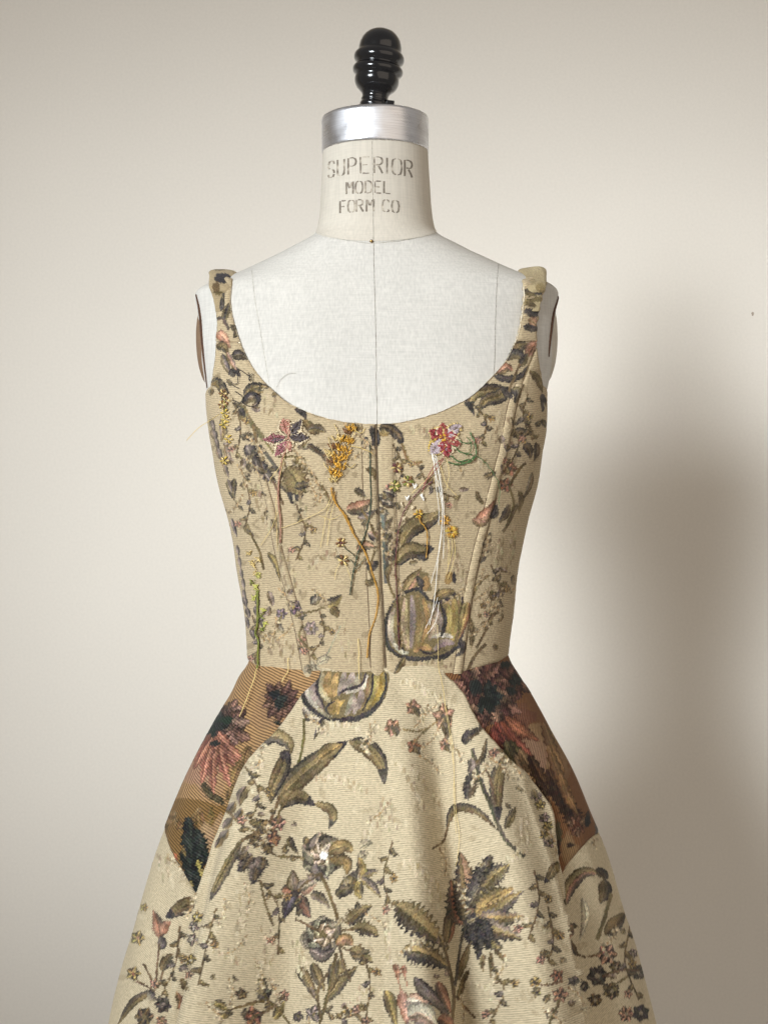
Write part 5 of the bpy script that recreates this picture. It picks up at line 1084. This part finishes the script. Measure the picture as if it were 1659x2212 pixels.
for ch, x, w in zip('FORMCO', (733,751,768,790,826,846), (16,16,17,18,16,17)): letter(ch, x, w, 457, 26, arc(8))

# ------------------------------------------------------------------ embroidery standing on the bodice (parts of the dress)
T = {k: thread_mat('thread_'+k, c, r, v, m) for k, (c, r, v, m) in {
 'gold': ((198,148,46), .3, .35, .25), 'pale_gold': ((206,180,116), .3, .25, .1), 'ochre': ((186,138,52), .4, .3, 0), 'cream': ((216,198,164), .4, .25, 0), 'white': ((240,236,226), .4, .08, 0),
 'pink': ((150,90,96), .45, .3, 0), 'rose': ((176,120,102), .45, .25, 0), 'mauve': ((84,72,72), .5, .3, 0), 'brown_pink': ((170,124,102), .5, .25, 0), 'red': ((140,44,48), .45, .25, 0), 'coral': ((150,66,58), .45, .25, 0),
 'green': ((70,104,56), .5, .3, 0), 'dark_green': ((54,66,44), .5, .3, 0), 'olive': ((120,124,44), .45, .3, 0), 'lime': ((192,190,92), .4, .3, 0), 'burgundy': ((96,42,44), .5, .3, 0), 'black': ((26,24,26), .6, .2, 0), 'yellow': ((196,166,66), .4, .2, 0), 'straw': ((226,200,130), .5, .15, 0), 'brown': ((120,80,40), .45, .3, 0), 'lilac': ((178,160,164), .4, .2, 0)}.items()}

def surf3(pts, off):
    """drawing points -> points resting on the cloth (bodice above the waist seam, skirt below)"""
    p = np.asarray(pts, float).reshape(-1, 2); qb = bod.sz(p); qs = sk.sz(p); off = np.broadcast_to(off, (len(p),))
    waist = np.interp(p[:, 0], [534,565,617,668,834,990,1043,1098], [1427,1444,1457,1463,1462,1456,1441,1418])
    A_, _ = bod.at(qb[:, 0], qb[:, 1], off); B_, _ = sk.at(qs[:, 0], qs[:, 1], off + .0022)
    t = np.clip((p[:, 1] - waist + 8) / 16, 0, 1)[:, None]
    return A_*(1-t) + B_*t
def cord(geo, pts, r, off=.0012, n=10, twist=0, seed=0):
    r = r*.52; off = max(off*.7, .0021)
    P = catmull(pts, n); u = np.linspace(0, 1, len(P)); rg = np.random.default_rng(abs(hash((seed, round(float(P[0, 0]), 1)))) % 99999 if False else int(P[0, 0]*7+P[-1, 1]*3+seed))
    wob = np.interp(u*9, np.arange(10), rg.normal(0, 1.0, 10)); P = P + np.c_[wob*1.1, 0*wob]
    if not twist:
        V, F_ = tube_pts(surf3(P, off), r, 5); geo.add(V, F_); return
    L = np.r_[0, np.cumsum(np.hypot(*np.diff(P, axis=0).T))]; d = np.gradient(P, axis=0); d /= np.linalg.norm(d, axis=1, keepdims=True); nn = np.c_[-d[:, 1], d[:, 0]]
    for k in range(twist):
        ph = L/9*2 + k*2*math.pi/twist; Q = P + nn*(np.sin(ph)*r/S*.75)[:, None]
        V, F_ = tube_pts(surf3(Q, off + .7*r*np.cos(ph)), r*.8, 5); geo.add(V, F_)
def stitch(geo, a, b, r=.0006, off=.0008, arch=.0009):
    a, b = np.asarray(a, float), np.asarray(b, float); t = np.array([0, .2, .5, .8, 1.0])
    P = a + (b-a)*t[:, None]; o = off + arch*np.sin(math.pi*t)
    V, F_ = tube_pts(surf3(P, o), .72*r*np.array([.45, 1, 1.1, 1, .45]), 5); geo.add(V, F_)
R = random.Random(5)
def petal(x0, y0, ang, ln, wd, fill, edge, parent, name='petal', n=18, off=.0010):
    """satin-stitched petal with an uneven buttonhole rim"""
    g = Geo(); ca, sa = math.cos(ang), math.sin(ang); ph = R.uniform(0, 6)
    wob = lambda t: 1 + .16*math.sin(ph + t*7)
    for i in range(n):
        t = (i+.5)/n; w = wd*math.sin(math.pi*t**.8)**.7*wob(t)
        cx, cy = x0+ca*ln*t, y0+sa*ln*t
        for sg in (-1, 1):
            q = R.uniform(.7, 1.02)
            stitch(g, (cx+R.uniform(-1,1), cy+R.uniform(-1,1)), (cx - sa*w*sg*q + ca*ln*R.uniform(.02,.16), cy + ca*w*sg*q + sa*ln*R.uniform(.02,.16)), R.uniform(.0006,.0009), off + R.uniform(0,.0006))
    o = g.build(name, fill, parent)
    if edge is not None:
        g = Geo(); k = max(16, int((ln*2+wd*3)/2.4))
        for i in range(k):
            u = i/(k-1); sg = -1 if u < .5 else 1; t = u*2 if u < .5 else 2-u*2
            if R.random() < .12: continue
            w = wd*math.sin(math.pi*min(t, .999)**.8)**.7*wob(t) if t > 0 else 0
            px, py = x0+ca*ln*t - sa*w*sg*.92, y0+sa*ln*t + ca*w*sg*.92
            ox, oy = -sa*sg*.9 + ca*(t-.3) + R.uniform(-.25,.25), ca*sg*.9 + sa*(t-.3) + R.uniform(-.25,.25); l = math.hypot(ox, oy)+1e-6; q = R.uniform(2.5, 6.5)
            stitch(g, (px, py), (px+ox/l*q, py+oy/l*q), .00055, off+.0003)
        g.build('petal_edge', edge, parent)
    return o
def star(x, y, r, n, mats, parent, name='petal'):
    for k in range(n):
        a = 2*math.pi*k/n + R.uniform(-.15, .15); g = Geo()
        for d in (-.16, 0, .16):
            stitch(g, (x+math.cos(a)*2, y+math.sin(a)*2), (x+math.cos(a+d)*r*R.uniform(.8, 1.1), y+math.sin(a+d)*r*R.uniform(.8, 1.1)), .0006, .0012)
        g.build(name, mats[k % len(mats)], parent)
def knot(x, y, r, mat, parent, n=9, name='centre'):
    g = Geo()
    for k in range(n):
        a = R.uniform(0, 6.28); stitch(g, (x+math.cos(a)*r*.3, y+math.sin(a)*r*.3), (x+math.cos(a)*r, y+math.sin(a)*r), .0006, .0018)
    return g.build(name, mat, parent)
def loose(name, paths, mat, parent, r=.00022, off=.003):
    for p in paths:
        g = Geo(); P = np.asarray(p, float); k = len(P)
        o = np.interp(np.linspace(0, 1, (k-1)*10+1), [0, .2, .7, 1], [.001, off, off, off*.7])
        C = catmull(P, 10); V, F_ = tube_pts(surf3(C, o[:len(C)]), r, 5); g.add(V, F_); g.build(name, mat, parent)

# 1 pink and mauve orchid
g = Geo(); cord(g, [(622,935),(626,950),(620,968),(612,992),(606,1030),(604,1075),(607,1120),(608,1172)], .0010, .0022, twist=3); cord(g, [(614,906),(626,912),(627,935),(622,950)], .0011, .0026, twist=2)
orchid = g.build('embroidered_orchid', T['brown_pink'], dress); orchid['label'] = 'pink and mauve embroidered orchid with trailing brown-pink stem'
petal(622, 940, math.radians(-106), 34, 12, T['rose'], T['cream'], orchid); petal(618, 944, math.radians(172), 44, 11, T['pink'], T['cream'], orchid); petal(616, 950, math.radians(176), 26, 6, T['mauve'], None, orchid)
petal(628, 938, math.radians(-50), 36, 11, T['mauve'], T['cream'], orchid); petal(628, 944, math.radians(4), 38, 11, T['mauve'], T['cream'], orchid); petal(622, 952, math.radians(128), 40, 10, T['pink'], T['cream'], orchid); petal(624, 952, math.radians(80), 22, 8, T['rose'], T['cream'], orchid)
loose('loose_thread', [[(612,990),(606,1010),(590,1030),(585,1045)],[(618,975),(612,1010),(606,1034)],[(602,1060),(600,1100),(602,1190)],[(604,1100),(590,1140),(566,1178)]], T['straw'], orchid)
# 2 golden wheat
g = Geo(); cord(g, [(716,1052),(722,1080),(742,1110),(762,1150),(786,1190),(806,1240),(816,1285),(812,1330),(798,1370),(794,1420)], .0011, .0020, twist=3); cord(g, [(722,1060),(726,1085),(746,1112),(764,1150)], .0008, .0020, twist=2)
wheat = g.build('embroidered_wheat', T['ochre'], dress); wheat['label'] = 'golden embroidered wheat ear with long ochre stem'
for k, (x, y) in enumerate([(722,1040),(718,1022),(730,1028),(714,1002),(726,1008),(738,1012),(716,984),(728,990),(742,994),(722,968),(734,972),(748,976),(726,952),(740,956),(754,958),(752,936),(760,928)]):
    g = Geo()
    for i in range(9):
        a = math.radians(-80 + R.uniform(-55, 45)); l = R.uniform(8, 17); dx, dy = R.uniform(-6, 6), R.uniform(-6, 6); stitch(g, (x+dx, y+dy), (x+dx+math.cos(a)*l, y+dy+math.sin(a)*l), .00075, R.uniform(.001, .0028))
    g.build('grain', T['gold'] if k % 3 else T['brown' if k % 2 else 'pale_gold'], wheat)
loose('awn', [[(718,1000),(708,985),(700,970)],[(722,980),(714,962),(710,945)],[(736,960),(730,935),(722,918)],[(756,950),(768,935),(766,918)],[(750,962),(770,966),(790,972),(806,980)],[(742,1000),(756,1010),(768,1002)],[(716,1020),(706,1010),(700,1000)],[(766,930),(780,936),(790,926)]], T['pale_gold'], wheat, .0004)
loose('loose_thread', [[(718,1060),(708,1090),(690,1105),(640,1128),(606,1140)],[(720,1075),(706,1110),(694,1182)],[(722,1085),(714,1120),(708,1178)],[(740,1110),(715,1120),(690,1112)]], T['straw'], wheat)
# 3 green sprig with brown stars
g = Geo(); cord(g, [(800,960),(800,1010),(802,1070),(798,1110),(790,1150),(772,1200),(762,1240),(756,1284)], .0010, .0016, twist=2); cord(g, [(740,1178),(760,1196),(774,1206)], .0007, .0014); cord(g, [(742,1212),(756,1208),(768,1222)], .0007, .0014); cord(g, [(790,1205),(780,1215),(768,1228)], .0006, .0014)
sp = g.build('embroidered_sprig', T['dark_green'], dress); sp['label'] = 'dark green embroidered sprig with two small brown star flowers'
star(736, 1172, 12, 8, [T['brown'], T['pale_gold']], sp); star(742, 1210, 13, 6, [T['brown'], T['straw']], sp); knot(736, 1172, 4, T['burgundy'], sp); loose('loose_thread', [[(744,1212),(752,1230),(760,1258)],[(738,1212),(728,1230),(724,1252)]], T['straw'], sp)
# 4 red and cream flower
g = Geo(); cord(g, [(980,992),(1000,1000),(1018,994),(1026,975),(1022,950),(1014,935)], .0009, .0016, twist=2); cord(g, [(964,998),(985,1003),(1005,1000),(1022,986)], .0009, .0016, twist=2); cord(g, [(1024,982),(1044,998),(1060,1018)], .0007, .0014); cord(g, [(1060,1018),(1072,1040),(1076,1060),(1076,1092)], .0005, .003); cord(g, [(1010,945),(1016,965),(1006,985)], .0006, .0014); cord(g, [(976,962),(996,978),(1018,982)], .0009, .0016, twist=2); cord(g, [(984,950),(1004,958),(1018,956)], .0008, .0016, twist=2); cord(g, [(972,985),(990,996),(1012,992)], .0008, .0016, twist=2)
rf = g.build('embroidered_flower', T['green'], dress); rf['label'] = 'red, coral and cream embroidered flower with green leaf outline'
for a, f, e, l, w in [(-150,'red','pale_gold',30,15),(-95,'coral','cream',28,14),(-40,'lilac','pale_gold',40,15),(20,'coral','cream',32,13),(75,'red','cream',34,15),(130,'lilac','yellow',38,15),(-15,'red','cream',24,12),(100,'red','lilac',26,10)]:
    petal(958 + 3*math.cos(math.radians(a)), 948 + 3*math.sin(math.radians(a)), math.radians(a), l, w, T[f], T[e], rf, n=16)
knot(956, 946, 9, T['gold'], rf, 16); knot(955, 946, 4, T['brown'], rf, 8)
for k in range(4):
    q = np.array([(930,974),(937,988),(944,1020),(950,1060),(954,1100),(953,1150),(949,1200),(946,1260),(942,1310),(934,1350)], float)
    e = R.randint(5, 10); q = q[:e] + np.c_[np.linspace(0, 1, e)*R.uniform(-9, 9) + 3*np.sin(np.linspace(0, 5, e) + k), np.zeros(e)]; q[0] = (930 + R.uniform(-2, 3), 974); q[-1, 1] += R.uniform(-20, 26)
    loose('white_thread', [q], T['white'], rf, .00024 if k % 3 else .00034, R.uniform(.0022, .0045))
loose('white_thread', [[(948,1300),(940,1340),(922,1368)],[(945,1290),(930,1330),(918,1356)],[(955,1130),(947,1190),(930,1260)]], T['white'], rf, .00024, .003)
loose('loose_thread', [[(964,980),(952,1000),(936,1020),(914,1046)],[(955,990),(935,1010),(920,1040),(912,1062)]], T['red'], rf, .00032); loose('loose_thread', [[(950,1000),(960,1040),(975,1060),(988,1072)],[(962,985),(968,1020),(962,1058)],[(940,1010),(920,1036),(890,1064)]], T['straw'], rf)
# 5 burgundy stem with three star flowers and white buds
g = Geo(); cord(g, [(932,1040),(908,1058),(888,1080),(872,1105),(862,1135),(857,1170),(856,1220),(858,1280),(860,1340),(862,1402)], .0008, .0016, twist=2, n=12)
bs = g.build('embroidered_stem', T['burgundy'], dress); bs['label'] = 'long burgundy chain stitch stem with small star flowers and white buds'
star(857, 1011, 13, 8, [T['brown'], T['pale_gold'], T['burgundy']], bs); star(852, 1050, 13, 8, [T['olive'], T['pale_gold']], bs); star(881, 1040, 14, 8, [T['olive'], T['brown'], T['pale_gold']], bs)
for x, y in [(896,1052),(880,1076),(914,1078),(910,1074),(868,1092),(890,1098),(872,1122)]: 
    g = Geo()
    for i in range(6): stitch(g, (x+R.uniform(-3,3), y+R.uniform(-2,5)), (x+R.uniform(-5,5), y-R.uniform(4,9)), .0006, .0016)
    g.build('bud', T['white'] if y < 1090 else T['cream'], bs)
# 6 small yellow flowers
g = Geo(); cord(g, [(902,1112),(910,1128),(918,1140),(922,1165),(921,1205)], .0009, .0016, twist=2)
yf = g.build('embroidered_flower', T['ochre'], dress); yf['label'] = 'small yellow embroidered flowers with ochre stem beside white threads'
star(975, 1149, 15, 11, [T['yellow'], T['ochre'], T['gold']], yf); star(960, 1124, 12, 8, [T['gold'], T['ochre']], yf); star(904, 1110, 11, 6, [T['yellow'], T['gold']], yf); loose('loose_thread', [[(975,1160),(974,1190),(962,1240)],[(980,1160),(980,1200),(966,1250)],[(962,1140),(968,1180),(966,1220)]], T['straw'], yf)
# 7 lime and olive sprig over the left side
g = Geo(); cord(g, [(558,1276),(561,1310),(560,1345),(556,1362),(562,1390),(562,1446)], .0012, .002, twist=3); ls = g.build('embroidered_sprig', T['olive'], dress); ls['label'] = 'olive and lime embroidered sprig hanging over the waist seam'
for k, (x, y) in enumerate([(540,1196),(546,1215),(550,1222),(560,1208),(552,1238),(562,1242),(548,1258),(556,1268),(560,1280),(572,1318),(566,1330),(576,1346),(570,1360),(552,1290)]):
    g = Geo()
    for i in range(8): stitch(g, (x+R.uniform(-5,5), y+R.uniform(-5,5)), (x+R.uniform(-8,8), y+R.uniform(-8,8)), .0006, R.uniform(.001, .002))
    g.build('bud', T['pale_gold' if k < 5 else 'lime' if k % 2 else 'olive'], ls)
loose('loose_thread', [[(562,1440),(558,1470),(542,1510),(524,1552)],[(624,1420),(626,1450),(614,1476)],[(774,1380),(775,1420),(776,1470)]], T['straw'], ls, .0004)
# 8 gold tufts at the left edge with a stray thread
g = Geo(); cord(g, [(488,862),(490,880),(487,900),(486,920)], .0007, .0014); tf = g.build('embroidered_tuft', T['olive'], dress); tf['label'] = 'pale gold embroidered tufts with a stray thread at the left edge'
for k, (x, y) in enumerate([(484,850),(490,866),(482,874),(488,892),(490,906),(486,918),(496,948),(488,995)]): star(x, y, 10, 6, [T['pale_gold'], T['brown' if k < 3 else 'yellow']], tf, 'stitch_tuft')
p0 = surf3([(478, 894)], .002)[0]; e = []
for (x, y, d) in [(455,906,-.03),(430,922,-.05),(405,948,-.06)]:
    yy = p0[1] + d*.3; k = (yy + D)/F; e.append((CAMX + (x-829.5)*k, yy, (1106-y)*k))
V, F_ = tube_pts(catmull([p0] + e, 8), .0003, 5); mesh_obj('loose_thread', V, F_, T['straw'], tf)
# 9 black chain stitch at the left shoulder
g = Geo()
for pts in [[(516,796),(528,804),(541,813),(546,808),(548,820),(552,828),(560,830),(566,838)],[(516,798),(517,812),(516,828),(504,830),(512,836),(522,840)],[(512,846),(520,852),(528,860),(522,872),(514,868),(508,866)],[(524,868),(540,878),(556,876),(560,866)],[(562,826),(566,832),(560,840)],[(541,812),(543,824),(538,806)]]: cord(g, pts, .00065, .0014, n=5)
bc = g.build('black_stitching', T['black'], dress); knot(555, 853, 4, T['black'], bc, 8, 'knot')
# 10 long yellow threads over the skirt
g = Geo(); cord(g, [(944,1350),(945,1420),(950,1470),(968,1560),(982,1650),(988,1740),(995,1800),(990,1850),(986,1870)], .00042, .003); cord(g, [(945,1430),(953,1500),(972,1585),(983,1660),(985,1720),(990,1800)], .00036, .0035)
yt = g.build('loose_thread', T['straw'], dress)
# stray hair of thread on the bare linen
q = form.sz(catmull([(598,838),(608,820),(624,808),(640,806)], 8)); p, _ = form.at(q[:, 0], q[:, 1], .0012); V, F_ = tube_pts(p, .00018, 4); mesh_obj('loose_thread', V, F_, M['pale_seam'], dress)

# ------------------------------------------------------------------ settle parents
from mathutils import Matrix
for root in (dress, dform):
    for ch in root.children: ch.matrix_parent_inverse = Matrix.Translation(-root.location)
print('tris', sum(len(o.data.polygons)*2 for o in bpy.data.objects if o.type == 'MESH'))
